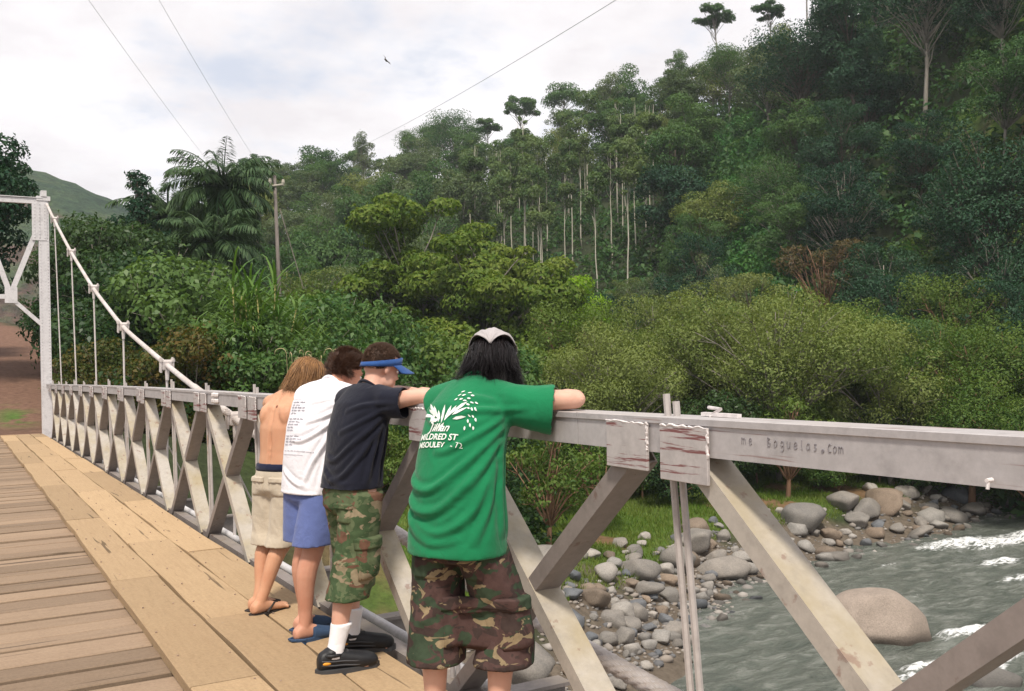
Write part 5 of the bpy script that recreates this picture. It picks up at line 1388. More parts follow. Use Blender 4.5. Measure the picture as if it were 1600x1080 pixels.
def hair(head, seed, n, length, mode, mat, parent, rad=.0028, low=-.2, grow=1.06):
    g = np.random.default_rng(seed); V, F = [], []
    cap = MB(); sk = np.array([.100, .080, .096]) * 1.0; cen = np.array([-.014, 0, .033])
    K = 3
    dd = unit(g.normal(size=(n * 6, 3)))
    bad = ((dd[:, 0] > .28 + .1 * g.random(len(dd))) & (dd[:, 2] < .42)) | (dd[:, 2] < low - .25 * np.maximum(0, -dd[:, 0])) | ((dd[:, 0] > -.1) & (dd[:, 2] < -.05) & (np.abs(dd[:, 1]) > .5))
    hot = dd[~bad][:n]
    step_n = 8 if mode in ('long', 'shaggy') else 4
    d = np.array(hot); N_ = len(d)
    p = cen + d * sk * .97; L = length * g.uniform(.65, 1.2, N_)
    if mode == 'long': L = L * (.55 + .75 * np.maximum(0, d[:, 2]))
    if mode == 'shaggy': L = L * g.uniform(.55, 1.1, N_)
    # strands gather in locks: neighbours share their sway
    seeds = unit(g.normal(size=(170 if mode in ('long', 'shaggy') else 110, 3))); near = np.argmax(d @ seeds.T, 1)
    lock = g.normal(size=(len(seeds), 3)); ph = (g.random(len(seeds)) * 6)[near]
    sway = lock[near] * .30 + g.normal(size=(N_, 3)) * .14
    pts = [p]; v = d.copy()
    top = (d[:, 2] > .2)[:, None]
    for i in range(step_n):
        if mode in ('long', 'shaggy'):
            back = np.where(top, np.array([-.45, 0, -.15]) if mode == 'shaggy' else np.array([-.1, 0, -.5]), np.array([-.1, 0, -.6]))
            wv = np.stack([np.sin(ph + i * 1.2), np.cos(ph + i * 1.0), 0 * ph], -1) * (.20 if mode == 'long' else .16)
            tgt = np.array([0, 0, -1.0]) + back + wv + sway * .45
            if i > 5: tgt = tgt + d * np.array([1, 1, 0]) * (.3 if mode == 'long' else .8)
            v = unit(v * .45 + tgt * (.35 + .12 * i))
        elif mode == 'spiky': v = unit(d * .75 + np.array([.55, 0, .55]) + sway * 1.3)
        else: v = unit(d + np.array([.3, 0, .25]) + sway * .5)
        p = p + v * (L / step_n)[:, None]
        if mode != 'buzz':
            q = (p - cen) / (sk * grow); nq = np.linalg.norm(q, axis=1, keepdims=True)
            p = np.where(nq < 1, cen + q / nq * sk * (grow + .07 * g.random((N_, 1))), p)
        nk = p[:, :2] - np.array([-.03, 0]); r0_ = np.linalg.norm(nk, axis=1)
        hit = (r0_ < .062) & (p[:, 2] < -.05)
        p = p.copy(); p[hit, :2] = np.array([-.03, 0]) + nk[hit] / r0_[hit, None] * .064
        pts.append(p)
    Q = np.stack(pts, 1); w = rad * g.uniform(.7, 1.4, (N_, 1)) * (1 - .8 * np.arange(step_n + 1) / step_n)[None]
    T_ = np.gradient(Q, axis=1); T_ = unit(T_); a = unit(g.normal(size=(N_, 1, 3)))
    s1 = unit(np.cross(T_, np.broadcast_to(a, T_.shape))); s2 = np.cross(T_, s1)
    th = 2 * np.pi * np.arange(K) / K
    V = Q[:, :, None, :] + w[:, :, None, None] * (s1[:, :, None, :] * np.cos(th)[None, None, :, None] + s2[:, :, None, :] * np.sin(th)[None, None, :, None])
    V = V.reshape(-1, 3)
    si = np.arange(N_)[:, None, None] * (step_n + 1) * K; ii = np.arange(step_n)[None, :, None] * K; kk = np.arange(K)[None, None, :]; k2 = (kk + 1) % K
    F = np.stack([si + ii + kk, si + ii + k2, si + ii + K + k2, si + ii + K + kk], -1).reshape(-1, 4)
    V = np.array(V); Mx = np.array(head.M); V = V @ Mx.T + np.array(head.p)
    o = link('hair', np_mesh('hair', V, np.array(F), True), parent, mat)
    # scalp layer under the strands
    c = MB(); VV, FF = [], []; nu, nv = 40, 24
    for j in range(nv + 1):
        th = math.pi * j / nv
        for i in range(nu):
            a = 2 * math.pi * i / nu; d = np.array([math.sin(th) * math.cos(a), math.sin(th) * math.sin(a), math.cos(th)])
            face = d[0] > .30 and d[2] < .40; ear = d[0] > -.12 and d[2] < -.05 and abs(d[1]) > .5; lo = d[2] < low - .25 * max(0, -d[0])
            k = .985 if (face or ear or lo) else (1.035 if mode != 'buzz' else 1.02)
            k = .90 if (face or ear or lo) else k
            VV.append(np.array(head.p) + Mx @ (cen + d * sk * k))
    for j in range(nv):
        for i in range(nu): FF.append((j * nu + i, (j + 1) * nu + i, (j + 1) * nu + (i + 1) % nu, j * nu + (i + 1) % nu))
    link('scalp_hair', np_mesh('scalp_hair', np.array(VV), np.array(FF), True), o, mat)
    return o

def hand(mb, wrist, direction, palm_n, s=1.0, curl=.5):
    """palm with five bent fingers; direction along the forearm, palm_n out of the palm"""
    d = unit(np.array(direction, float)[None])[0]; nrm = np.array(palm_n, float); nrm = unit((nrm - d * (nrm @ d))[None])[0]; sd = np.cross(nrm, d)
    w = np.array(wrist, float)
    V, F = ring_loft([(w + d * t * s, sd, nrm, a * s, b * s) for t, a, b in ((-.02, .026, .02), (.01, .030, .018), (.045, .040, .016), (.085, .041, .013), (.095, .036, .010))], 16); mb.add(V, F)
    for i, (off, L) in enumerate(((-.030, .066), (-.010, .076), (.010, .071), (.029, .056))):
        b0_ = w + (d * .088 + sd * off) * s; p = [b0_]; e = .15
        for k, q in enumerate((.45, .32, .23)):
            e += curl * (.5 + .3 * k); p.append(p[-1] + (d * math.cos(e) + nrm * math.sin(e) + sd * off * 1.2) * L * q * s)
        chain(mb, p, [.0092 * s, .0088 * s, .0082 * s, .0072 * s], 2, 8)
    t0 = w + (d * .03 - sd * .028) * s; chain(mb, [t0, t0 + (d * .03 - sd * .026 + nrm * .012) * s, t0 + (d * .055 - sd * .028 + nrm * .026) * s], [.012 * s, .0105 * s, .0085 * s], 2, 8)

def person(loc, az, spec, label):
    """loc: world point on the planks between the feet; joints are relative to it in world axes"""
    o = empty('person', loc); tag(o, label, 'person', 'people leaning on the rail')
    f = np.array([math.sin(R(az)), math.cos(R(az)), 0]); r = np.array([math.cos(R(az)), -math.sin(R(az)), 0]); z = np.array([0, 0, 1.0])
    Lc = lambda x, y, h: f * x - r * y + z * h          # forward, left, up
    S = spec
    sp = S['spine']                                      # [(fwd, up)] hip, waist, chest, upper chest, shoulder, neck
    C = [Lc(a, S.get('shift', 0), b) for a, b in sp]
    tang = [unit((C[min(i + 1, 5)] - C[max(i - 1, 0)])[None])[0] for i in range(6)]
    fw = [unit((f - t * (f @ t))[None])[0] for t in tang]
    mb = MB()
    W = S['w']
    bw = W * (1.0 if S.get('bare') else .92)
    V, F = ring_loft([(C[i] + (tang[i] * -.06 if i == 0 else 0), r, fw[i], a * bw, b * bw) for i, (a, b) in enumerate(((.165, .115), (.145, .098), (.163, .112), (.172, .108), (.135, .075), (.056, .058)))]); mb.add(V, F)
    hd = Head(S['head'][0], *S['head'][1:])
    chain(mb, [C[4] * .4 + C[5] * .6, C[5], np.array(hd(-.03, 0, -.06)), np.array(hd(-.015, 0, 0))], [.062, .056, .055, .058], 3)
    hd.build(mb)
    for sg, side in ((1, 'R'), (-1, 'L')):
        sh = C[4] * .55 + C[3] * .45 + r * sg * .168 * W + f * .02
        el, wr, hdir, pn = S['arm' + side]
        chain(mb, [C[4] + r * sg * .06, sh, (sh + np.array(el)) / 2 + z * .004, el, (np.array(el) * .6 + np.array(wr) * .4), wr], [.05 if S.get('bare') else .04, (.062 if S.get('bare') else .050) * W, (.047 if S.get('bare') else .044) * W, .039 * W, .041 * W, .026 * W], 4)
        ellipsoid(mb, np.array(el) + unit((np.array(el) - (sh + np.array(wr)) / 2)[None])[0] * .018, (.028, .028, .028), None, 12, 8)
        hand(mb, np.array(wr), hdir, pn)
        hip = C[0] + r * sg * .092 - z * .03
        kn, an, tdir = S['leg' + side]
        kn, an = np.array(kn), np.array(an); td = unit(np.array([math.sin(R(tdir)), math.cos(R(tdir)), 0.0])[None])[0]
        calf = kn * .68 + an * .32 - td * .018
        chain(mb, [hip, hip * .5 + kn * .5 + td * .012, kn + td * .008, calf, an * .8 + kn * .2, an], [.088 * W, .078 * W, .056 * W, .055 * W, .037, .035], 4)
        td2 = np.cross(z, td)
        V, F = ring_loft([(an + td * t + z * (h - .075) + td2 * sh_ * sg * -1, td2, z, a, b) for t, h, a, b, sh_ in ((-.065, .035, .022, .024, 0), (-.05, .04, .033, .036, 0), (0, .052, .035, .05, 0), (.06, .04, .040, .036, 0), (.12, .026, .047, .022, .004), (.165, .018, .043, .016, .006), (.185, .015, .028, .010, .006))], 18); mb.add(V, F)
        for k in range(5):
            tp = an + td * (.178 - .011 * k) + td2 * (.034 - .017 * k) * sg + z * (.014 - .075); ellipsoid(mb, tp, (.013 - .0012 * k,) * 3, None, 10, 6)
    if S.get('bare'):
        for sg in (-1, 1): ellipsoid(mb, C[3] * .6 + C[2] * .4 + r * sg * .085 - fw[3] * .052, (.062, .058, .085), None, 14, 8)
    body = remesh(mb, .0068, 5)
    if S.get('bare'):
        P, N = vco(body), vno(body)
        fl = [((C[i] - fw[i] * .10 * W), (C[i + 1] - fw[i + 1] * .10 * W), .022, -.006) for i in range(0, 4)]
        fl += [(C[3] + r * s_ * .055 - fw[3] * .105, C[2] + r * s_ * .115 - fw[2] * .10, .030, .002) for s_ in (-1, 1)]
        put(body, folds(P, N, fl))
    link('body', body, o, S['skin'])
    hd.eyes(o)
    S.update(C=C, f=f, r=r, z=z, fw=fw, tang=tang, hd=hd, o=o, W=W)
    return S

def tshirt(S, mat, hem, flare=1.0, sleeve=.62, fold=(), seed=1, wr=.006, part='t_shirt', sdrop=.012, srad=.084):
    C, r, fw, tang, W, f, z = S['C'], S['r'], S['fw'], S['tang'], S['W'], S['f'], S['z']
    mb = MB()
    bot = C[0] + tang[0] * 0 - z * hem - f * .004; 
    rings = [(bot, r, f, .188 * W * flare, .142 * W * flare), (C[0] * .6 + bot * .4, r, fw[0], .186 * W * flare, .138 * W * flare), (C[1], r, fw[1], .172 * W * flare, .128 * W * flare), (C[2], r, fw[2], .180 * W, .130 * W), (C[3], r, fw[3], .185 * W, .122 * W), (C[4], r, fw[4], .145 * W, .086 * W), (C[4] * .35 + C[5] * .65, r, fw[5], .078, .070)]
    V, F = ring_loft(rings, 36); mb.add(V, F)
    ends = []
    for sg, side in ((1, 'R'), (-1, 'L')):
        sh = C[4] * .55 + C[3] * .45 + r * sg * .168 * W + f * .02; el = np.array(S['arm' + side][0]); e = sh + (el - sh) * sleeve
        dn = np.array([0, 0, -sdrop])
        mb.tube([C[4] + r * sg * .07, sh, (sh + e) / 2 + dn, e + dn * 1.6], [.070, .084 * W, (srad + .082) / 2 * W, srad * W], 20)
        ends.append((e + dn * 1.6, unit((el - sh)[None])[0]))
    me = remesh(mb, .0085, 5, part)
    cut(me, [lambda c, n: c.z < bot[2] + .018 and n.z < -.75] + [(lambda c, n, e=e, d=d: (np.array(c) - e) @ d > -.014 and np.array(n) @ d > .6 and np.linalg.norm(np.array(c) - e) < .12) for e, d in ends])
    P, N = vco(me), vno(me)
    P = P + N * (wrinkle(P, seed) * wr)[:, None]; put(me, P); N = vno(me)
    P = swags(S, P, N, fold); put(me, P)
    # hem bands: a slight stitched step
    N = vno(me); band = (P[:, 2] < bot[2] + .028) & (P[:, 2] > bot[2] + .022); P = P - N * (band * .0018)[:, None]; put(me, P)
    so = link(part, me, S['o'], mat)
    md = so.modifiers.new('thickness', 'SOLIDIFY'); md.thickness = .003; md.offset = -1
    cb = MB(); cc = C[4] * .30 + C[5] * .70; ups = tang[5]
    cb.tube([cc + r * math.cos(t) * .079 + fw[5] * math.sin(t) * .071 + ups * .004 * math.sin(3 * t) for t in np.linspace(0, 2 * math.pi, 33)], .0085, 7, cap=False)
    link('collar', cb.mesh('collar', True), so, mat)
    return so, me

def shorts(S, mat, top, hem, rt, rh, seed, wr=.010, part='shorts', fold=()):
    C, r, f, z, W = S['C'], S['r'], S['f'], S['z'], S['W']
    mb = MB()
    c0 = C[0]
    V, F = ring_loft([(c0 + z * top, r, f, .164 * W, .118 * W), (c0, r, f, .170 * W, .126 * W), (c0 - z * .10, r, f, .176 * W, .132 * W), (c0 - z * .14, r, f, .12 * W, .10 * W)], 32); mb.add(V, F)
    tests = []
    for sg, side in ((1, 'R'), (-1, 'L')):
        hip = c0 + r * sg * .09 - z * .02; kn, an = np.array(S['leg' + side][0]), np.array(S['leg' + side][1])
        d1 = unit((kn - hip)[None])[0]; tot = hip[2] - hem
        def at_z(h):
            if h > kn[2]: t = (hip[2] - h) / (hip[2] - kn[2]); return hip + (kn - hip) * t
            t = (kn[2] - h) / (kn[2] - an[2]); return kn + (an - kn) * t
        hs = np.linspace(hip[2], hem, 6); pts = [at_z(h) for h in hs]
        rad = [rt + (rh - rt) * i / 5 for i in range(6)]
        V, F = ring_loft([(p, r, f, q * 1.0, q * 1.06) for p, q in zip(pts, rad)], 26); mb.add(V, F)
        tests.append(lambda c, n, h=hem: c.z < h + .016 and n.z < -.7)
    me = remesh(mb, .009, 6, part)
    cut(me, tests)
    P, N = vco(me), vno(me); low = np.clip((c0[2] - P[:, 2]) / .25, .05, 1.2)
    P = P + N * (wrinkle(P, seed, 12) * wr * low)[:, None]; put(me, P); P = folds(P, vno(me), fold); put(me, P)
    so = link(part, me, S['o'], mat)
    md = so.modifiers.new('thickness', 'SOLIDIFY'); md.thickness = .004; md.offset = -1
    return so, me

def bvh(me):
    return BVHTree.FromPolygons([v.co[:] for v in me.vertices], [p.vertices[:] for p in me.polygons])
def wrap(verts2d, faces, O, ax, ay, tree, lift=.004, depth=.4):
    """lay a flat shape on the cloth: origin O, axes ax, ay, projected along ax x ay from outside"""
    n = np.cross(ax, ay); out_ = []
    for u, v in verts2d:
        p = Vector(O + ax * u + ay * v + n * depth); h = tree.ray_cast(p, Vector(-n), depth * 2.2)
        out_.append((h[0] + h[1] * lift) if h[0] is not None else None)
    ok = [fc for fc in faces if all(out_[i] is not None for i in fc)]
    idx = {}; V = []
    for fc in ok:
        for i in fc:
            if i not in idx: idx[i] = len(V); V.append(out_[i])
    return V, [tuple(idx[i] for i in fc) for fc in ok]
def wrap_text(body, size, u, v, O, ax, ay, tree, shear=0, bold=0.0):
    me = text_mesh(body, size, shear, bold=bold); V = [(x.co.x + u, x.co.y + v) for x in me.vertices]; F = [tuple(p.vertices) for p in me.polygons]
    bpy.data.meshes.remove(me); return wrap(V, F, O, ax, ay, tree)
def pocket(S, me, side, hz, w, h, mat, parent, fwd=0.0, th=.018, flap=True, behind=False):
    """bellows pocket lying on the cloth, with a flap"""
    tree = bvh(me); sg = 1 if side == 'R' else -1
    r, f, z = S['r'] * sg, S['f'], S['z']
    c0 = S['C'][0]; O = np.array([0, 0, hz]) + np.array([c0[0], c0[1], 0]) + f * fwd
    if behind: ax, ay, O = S['r'], z, O + r * .085
    else: ax, ay = (f if sg > 0 else -f), z
    def panel(w, h, th, oz, nm, mt):
        nu, nv = 10, 10; V2 = [((i / nu - .5) * w, (j / nv - .5) * h + oz) for j in range(nv + 1) for i in range(nu + 1)]
        F2 = [(j * (nu + 1) + i, j * (nu + 1) + i + 1, (j + 1) * (nu + 1) + i + 1, (j + 1) * (nu + 1) + i) for j in range(nv) for i in range(nu)]
        n = np.cross(ax, ay); pts = []
        for k, (u, v) in enumerate(V2):
            p = Vector(O + ax * u + ay * v + n * .3); hh = tree.ray_cast(p, Vector(-n), .6)
            i, j = k % (nu + 1), k // (nu + 1); ed = min(i, nu - i, j, nv - j); q = -.004 if ed == 0 else th * (1 if ed > 1 else .92)
            base = hh[0] if hh[0] is not None else p - Vector(n) * .22
            pts.append(base + Vector(n) * (q + .003 * math.sin(k * 1.7) * (ed > 1)))
        m_ = bpy.data.meshes.new(nm); m_.from_pydata(pts, [], F2); m_.polygons.foreach_set('use_smooth', np.ones(len(F2), bool)); m_.update()
        o = link(nm, m_, parent, mt); md = o.modifiers.new('thickness', 'SOLIDIFY'); md.thickness = .003; md.offset = -1; return o
    po = panel(w, h, th, 0, 'pocket', mat)
    if flap:
        fl = panel(w * 1.06, h * .30, th + .009, h * .40, 'pocket_flap', mat); fl.parent = parent
    return po

def shoe(S, side, mat_u, mat_s, kind):
    kn, an, td_ = S['leg' + side]; an = np.array(an); td = np.array([math.sin(R(td_)), math.cos(R(td_)), 0]); sd = np.cross([0, 0, 1.0], td); z = np.array([0, 0, 1.0]); g0 = an - z * .075
    def loft(rs, n=22):
        mb = MB(); V, F = ring_loft([(g0 + td * t + z * h, sd, z, a, b) for t, h, a, b in rs], n); mb.add(V, F); return mb
    def sole(t0, t1, w, h, hz):
        mb = MB(); ts = np.linspace(0, 1, 14); top = []; L = t1 - t0
        prof = lambda t: w * (0.80 - .14 * math.cos(2 * math.pi * t + .9)) * (max(0.0, 1 - (2 * t - 1) ** 6)) ** .5 + .004
        ringpts = [(t0 + L * t, prof(t)) for t in ts] + [(t0 + L * t, -prof(t)) for t in ts[::-1]]
        n = len(ringpts)
        lo = [g0 + td * a + sd * b + z * (hz) for a, b in ringpts]; hi = [g0 + td * a + sd * b + z * (hz + h) for a, b in ringpts]
        mb.add(lo + hi, [(i, (i + 1) % n, n + (i + 1) % n, n + i) for i in range(n)] + [tuple(range(n - 1, -1, -1)), tuple(range(n, 2 * n))]); return mb
    if kind == 'sneaker':
        mb = loft([(-.085, .045, .026, .03), (-.072, .052, .038, .048), (-.03, .062, .042, .060), (.02, .058, .044, .054), (.07, .050, .052, .048), (.13, .042, .057, .042), (.18, .038, .054, .037), (.21, .034, .042, .028), (.225, .030, .022, .016)])
        ellipsoid(mb, g0 + z * .095 - td * .012, (.045, .045, .03), None, 16, 8)
        u = link('shoe', remesh(mb, .006, 4, 'shoe'), S['o'], mat_u)
        link('sole', sole(-.097, .235, .058, .030, -.010).mesh('sole'), u, mat_s)
        for k in range(4):
            mb = MB(); c = g0 + td * (.045 + .022 * k) + z * (.105 - .012 * k); mb.tube([c - sd * .026, c + z * .006, c + sd * .026], .0042, 6); link('lace', mb.mesh('lace'), u, mat_s)
        for k, (s_, hh_) in enumerate(((-1, 0), (1, 0), (-1, .02), (1, .02))):
            mb = MB(); mb.tube([g0 + td * t + sd * s_ * w_ + z * (h_ + hh_) for t, w_, h_ in ((-.07, .036, .045), (-.02, .044, .04), (.04, .048, .038), (.10, .052, .032), (.15, .05, .03))], .0035, 5); link('panel_seam', mb.mesh('panel_seam'), u, M['seam'])
        mb = MB(); mb.tube([an + z * .012 - td * .008 + (sd * math.cos(t) * .043 + td * math.sin(t) * .050) for t in np.linspace(0, 6.2832, 25)], .010, 6, cap=False); link('ankle_padding', mb.mesh('ankle_padding', True), u, mat_u)
        tb_ = MB(); ellipsoid(tb_, g0 - td * .045 + z * .052 - sd * .040, (.022, .006, .008), Matrix.Rotation(R(90 - td_), 3, 'Z'), 12, 6); link('trim', tb_.mesh('trim', True), u, M['trim'])
        sm = MB(); V, F = ring_loft([(an + (np.array(kn) - an) * t - z * (0 if t else .01), sd, td, a, a) for t, a in ((-.02, .046), (.05, .044), (.15, .043), (.27, .048), (.37, .054), (.385, .053))], 20); sm.add(V, F)
        link('sock', remesh(sm, .006, 3, 'sock'), S['o'], M['sock'])
    elif kind == 'clog':
        u = link('slipper', sole(-.085, .195, .052, .028, -.016).mesh('slipper'), S['o'], mat_u)
        mb = loft([(.035, .030, .052, .046), (.075, .028, .055, .042), (.12, .022, .055, .034), (.165, .018, .048, .026), (.195, .014, .026, .014)]); link('vamp', remesh(mb, .006, 3, 'vamp'), u, mat_u)
        mb = MB(); mb.tube([g0 - td * .02 - sd * .05 + z * .01, g0 - td * .085 - sd * .02 + z * .012, g0 - td * .085 + sd * .02 + z * .012, g0 - td * .02 + sd * .05 + z * .01], .008, 6); link('rim', mb.mesh('rim'), u, mat_u)
    else:
        u = link('sandal', sole(-.085, .20, .050, .018, -.012).mesh('sandal'), S['o'], mat_u)
        mb = MB(); c = g0 + td * .135 + z * .045
        for s_ in (-1, 1): mb.tube([c, g0 + td * .08 + sd * s_ * .035 + z * .055, g0 + td * .02 + sd * s_ * .046 + z * .008], .0075, 6)
        link('strap', mb.mesh('strap'), u, mat_u)
M['green'] = cloth_mat('green_cotton', (0.010, 0.17, 0.068), .10); M['white_cloth'] = cloth_mat('white_cotton', (.78, .76, .80), .03); M['navy'] = cloth_mat('navy_cotton', (.010, .011, .020), .2)
M['khaki'] = cloth_mat('khaki_cotton', (.50, .43, .335), .10); M['denim'] = cloth_mat('blue_cotton', (.11, .145, .33), .10); M['band'] = cloth_mat('navy_band', (.012, .015, .04)); M['visor'] = cloth_mat('visor_blue', (.03, .085, .26), .08)
M['camo_g'] = camo_mat('camouflage_green', [(.10, .125, .065), (.055, .085, .04), (.14, .075, .05), (.25, .20, .13)], 7.0)
M['camo_b'] = camo_mat('camouflage_brown', [(.055, .038, .034), (.085, .05, .045), (.045, .065, .04), (.26, .20, .12)], 7.5)
M['sock'] = cloth_mat('white_sock', (.80, .78, .80), .04); M['shoe'] = plain_mat('black_leather', (.012, .012, .014), .5, .3, 30, .4); M['shoe_sole'] = plain_mat('black_rubber', (.055, .055, .058), .7); M['trim'] = plain_mat('orange_trim', (.7, .30, .03), .5)
M['seam'] = plain_mat('shoe_seam', (.07, .07, .075), .6); M['slipper'] = plain_mat('blue_slipper', (.035, .065, .125), .8, .15, 40); M['sandal'] = plain_mat('dark_sandal', (.03, .024, .022), .7); M['print'] = plain_mat('print_white', (.72, .76, .70), .8, .15, 60); M['print_grey'] = plain_mat('print_grey', (.25, .24, .28), .8)
M['hair_blond'] = hair_mat('blond_hair', (.10, .045, .018), (.42, .22, .085)); M['hair_brown'] = hair_mat('brown_hair', (.035, .016, .010), (.11, .052, .030)); M['hair_buzz'] = hair_mat('cropped_hair', (.055, .03, .02), (.13, .075, .048), .6); M['hair_black'] = hair_mat('black_hair', (.006, .005, .006), (.022, .017, .018), .35)
M['bandana'] = cloth_mat('grey_bandana', (.40, .37, .37), .1); M['bandana_dark'] = cloth_mat('dark_bandana', (.03, .03, .04), .1); M['mole'] = plain_mat('birthmark', (.22, .09, .05), .6); M['rails'] = None

def pz(y): return dz(y) + 0.002
RAILZ = 1.335
def world_rel(loc, p): return np.array(p) - np.array(loc)

# --- the man in the green shirt, closest to the camera
L0 = (1.71, 3.38, pz(3.4)); az = 60
f_ = np.array([math.sin(R(az)), math.cos(R(az)), 0]); r_ = np.array([math.cos(R(az)), -math.sin(R(az)), 0])
G = person(L0, az, dict(w=.99, skin=M['skin_fair'], spine=[(-.02, .90), (-.015, 1.05), (.02, 1.19), (.075, 1.32), (.135, 1.405), (.19, 1.45)],
    head=(f_ * .265 + np.array([0, 0, 1.51]), 33, 20),
    armR=((.41, -.215, RAILZ + .045), (.46, .01, RAILZ + .045), (.1, 1, 0), (.3, 0, -1)), armL=((.30, .32, RAILZ + .045), (.43, .12, RAILZ + .05), (.1, -1, 0), (.3, 0, -1)),
    legR=(f_ * .11 + r_ * .145 + np.array([0, 0, .49]), f_ * .03 + r_ * .13 + np.array([0, 0, .077]), 72), legL=(f_ * .0 - r_ * .115 + np.array([0, 0, .50]), f_ * -.04 - r_ * .11 + np.array([0, 0, .077]), 48)),
    'person in a green T-shirt and camouflage shorts with black hair under a grey bandana')
c = G['C']; up_ = np.array([0, 0, 1.0])
bk = lambda i, s, d=.12: c[i] + r_ * s - G['fw'][i] * d
GF = [([(82, 1.27), (35, 1.14), (-10, 1.055), (-45, 1.05), (-75, 1.10)], .017, .011), ([(84, 1.22), (40, 1.06), (0, .975), (-40, .965), (-72, 1.01)], .019, .013), ([(86, 1.16), (55, .985), (20, .90), (-15, .885), (-50, .92)], .018, .011), ([(78, 1.31), (40, 1.245), (10, 1.20), (-15, 1.19)], .015, .009), ([(88, 1.12), (68, .96), (52, .86)], .016, .010), ([(-78, .97), (-45, .885), (-5, .85), (30, .87)], .017, .010), ([(82, 1.345), (45, 1.35), (5, 1.33)], .014, .008), ([(70, 1.37), (40, 1.395), (5, 1.40)], .012, .006), ([(95, 1.22), (98, 1.05), (95, .88)], .018, .010), ([(120, 1.22), (112, 1.0), (118, .86)], .018, .009), ([(-60, 1.34), (-35, 1.30), (-10, 1.31)], .013, .006)]
so, me = tshirt(G, M['green'], .11, 1.10, .66, GF, 3, .005, sdrop=.022, srad=.104)
tr = bvh(me)
O = c[2] * .55 + c[3] * .45 - r_ * .02; nb = -G['fw'][2]; ax = r_; ay = unit(np.cross(nb, ax)[None])[0]
def decal(name, parts, mat, parent):
    mb = MB()
    for V, F in parts: mb.add(V, F)
    return mb.build(name, mat, parent)
def petal(u, v, a, L, w):
    d = np.array([math.cos(a), math.sin(a)]); n = np.array([-d[1], d[0]]); p = np.array([u, v])
    pts = [p, p + d * L * .3 + n * w, p + d * L * .7 + n * w * .9, p + d * L, p + d * L * .7 - n * w * .9, p + d * L * .3 - n * w]
    return [tuple(q) for q in pts], [(0, 1, 5), (1, 2, 4, 5), (2, 3, 4)]
parts = []
for k in range(11): parts.append(wrap(*petal(-.015 + .05 * math.cos(.3 + k * .26), .03 + .02 * math.sin(k * .9), .25 + k * .27, .055 + .012 * (k % 3), .0065), O, ax, ay, tr))
for k in range(7): parts.append(wrap(*petal(-.075 + .012 * k, .015 + .012 * math.sin(k * 2.1), 1.2 + .5 * k, .045, .006), O, ax, ay, tr))
for k in range(22):
    a = 1.9 - k * .105 - (k % 2) * .04; q = .082 + .018 * (k % 3); parts.append(wrap(*petal(.035 + q * math.cos(a) * .75, .03 + q * math.sin(a), a - 1.2, .017, .0032), O, ax, ay, tr))
for b_, s_, u, v, sh, bo in (('Jillian', .047, -.07, -.022, .35, .0008), ('MILDRED ST', .034, -.115, -.056, .12, .0008), ('MSOULEY', .031, -.115, -.087, .05, .0008), ('.. 72', .026, .055, -.085, .1, 0)):
    parts.append(wrap_text(b_, s_, u, v, O, ax, ay, tr, sh, bo))
decal('shirt_print', parts, M['print'], so)['kind'] = 'stuff'
sh_o, sme = shorts(G, M['camo_b'], .04, .345, .096, .116, 5, .014, 'camouflage_shorts')
pocket(G, sme, 'R', .52, .20, .20, M['camo_b'], sh_o, .03, .022)
pocket(G, sme, 'R', .74, .13, .09, M['camo_b'], sh_o, th=.010, behind=True, flap=False)
pocket(G, sme, 'L', .74, .13, .09, M['camo_b'], sh_o, th=.010, behind=True, flap=False)
hair(G['hd'], 31, 9000, .175, 'shaggy', M['hair_black'], G['o'], .0016, -.55)
for s in 'RL': shoe(G, s, M['sandal'], M['shoe_sole'], 'sandal')
def bandana(hd, parent):
    nu, nv = 22, 18; V, F = [], []; sk = np.array([.136, .114, .126]); cen = np.array([-.014, 0, .036]); Mx = np.array(hd.M)
    for j in range(nv + 1):
        v = j / nv; ang = R(56 - 138 * v)          # over the head from brow to back
        w = 1.0 if v < .52 else max(0.02, (1 - v) / .48)
        for i in range(nu + 1):
            a = (i / nu * 2 - 1) * R(64) * w
            d = np.array([math.sin(ang) * math.cos(a), math.sin(a), math.cos(ang) * math.cos(a)])
            k = 1 + .022 * math.sin(i * .9 + j * .5) + .012 * math.sin(i * 2.3 - j * .8) + (.03 * max(0, v - .6))
            V.append(np.array(hd.p) + Mx @ (cen + d * sk * k))
    for j in range(nv):
        for i in range(nu): F.append((j * (nu + 1) + i, j * (nu + 1) + i + 1, (j + 1) * (nu + 1) + i + 1, (j + 1) * (nu + 1) + i))
    o = link('bandana', np_mesh('bandana', np.array(V), np.array(F), True), parent, M['bandana'])
    md = o.modifiers.new('thickness', 'SOLIDIFY'); md.thickness = .003
    mb = MB(); pts = []
    for i in range(29):
        a = 2 * math.pi * i / 28; d = np.array([math.cos(a) * .128, math.sin(a) * .105, .022 + .030 * math.cos(a)]); pts.append(Vector(np.array(hd.p) + Mx @ (np.array([-.014, 0, .02]) + d)))
    band = MB(); V, F = [], []
    for i, p in enumerate(pts):
        up2 = hd.M @ Vector((0, 0, 1)); V += [p - up2 * .012, p + up2 * .016]
        if i: F.append((2 * i - 2, 2 * i, 2 * i + 1, 2 * i - 1))
    m_ = bpy.data.meshes.new('bandana_band'); m_.from_pydata(V, [], F); m_.update(); b_ = link('bandana_band', m_, o, M['bandana_dark']); md = b_.modifiers.new('t', 'SOLIDIFY'); md.thickness = .005
bandana(G['hd'], G['o'])

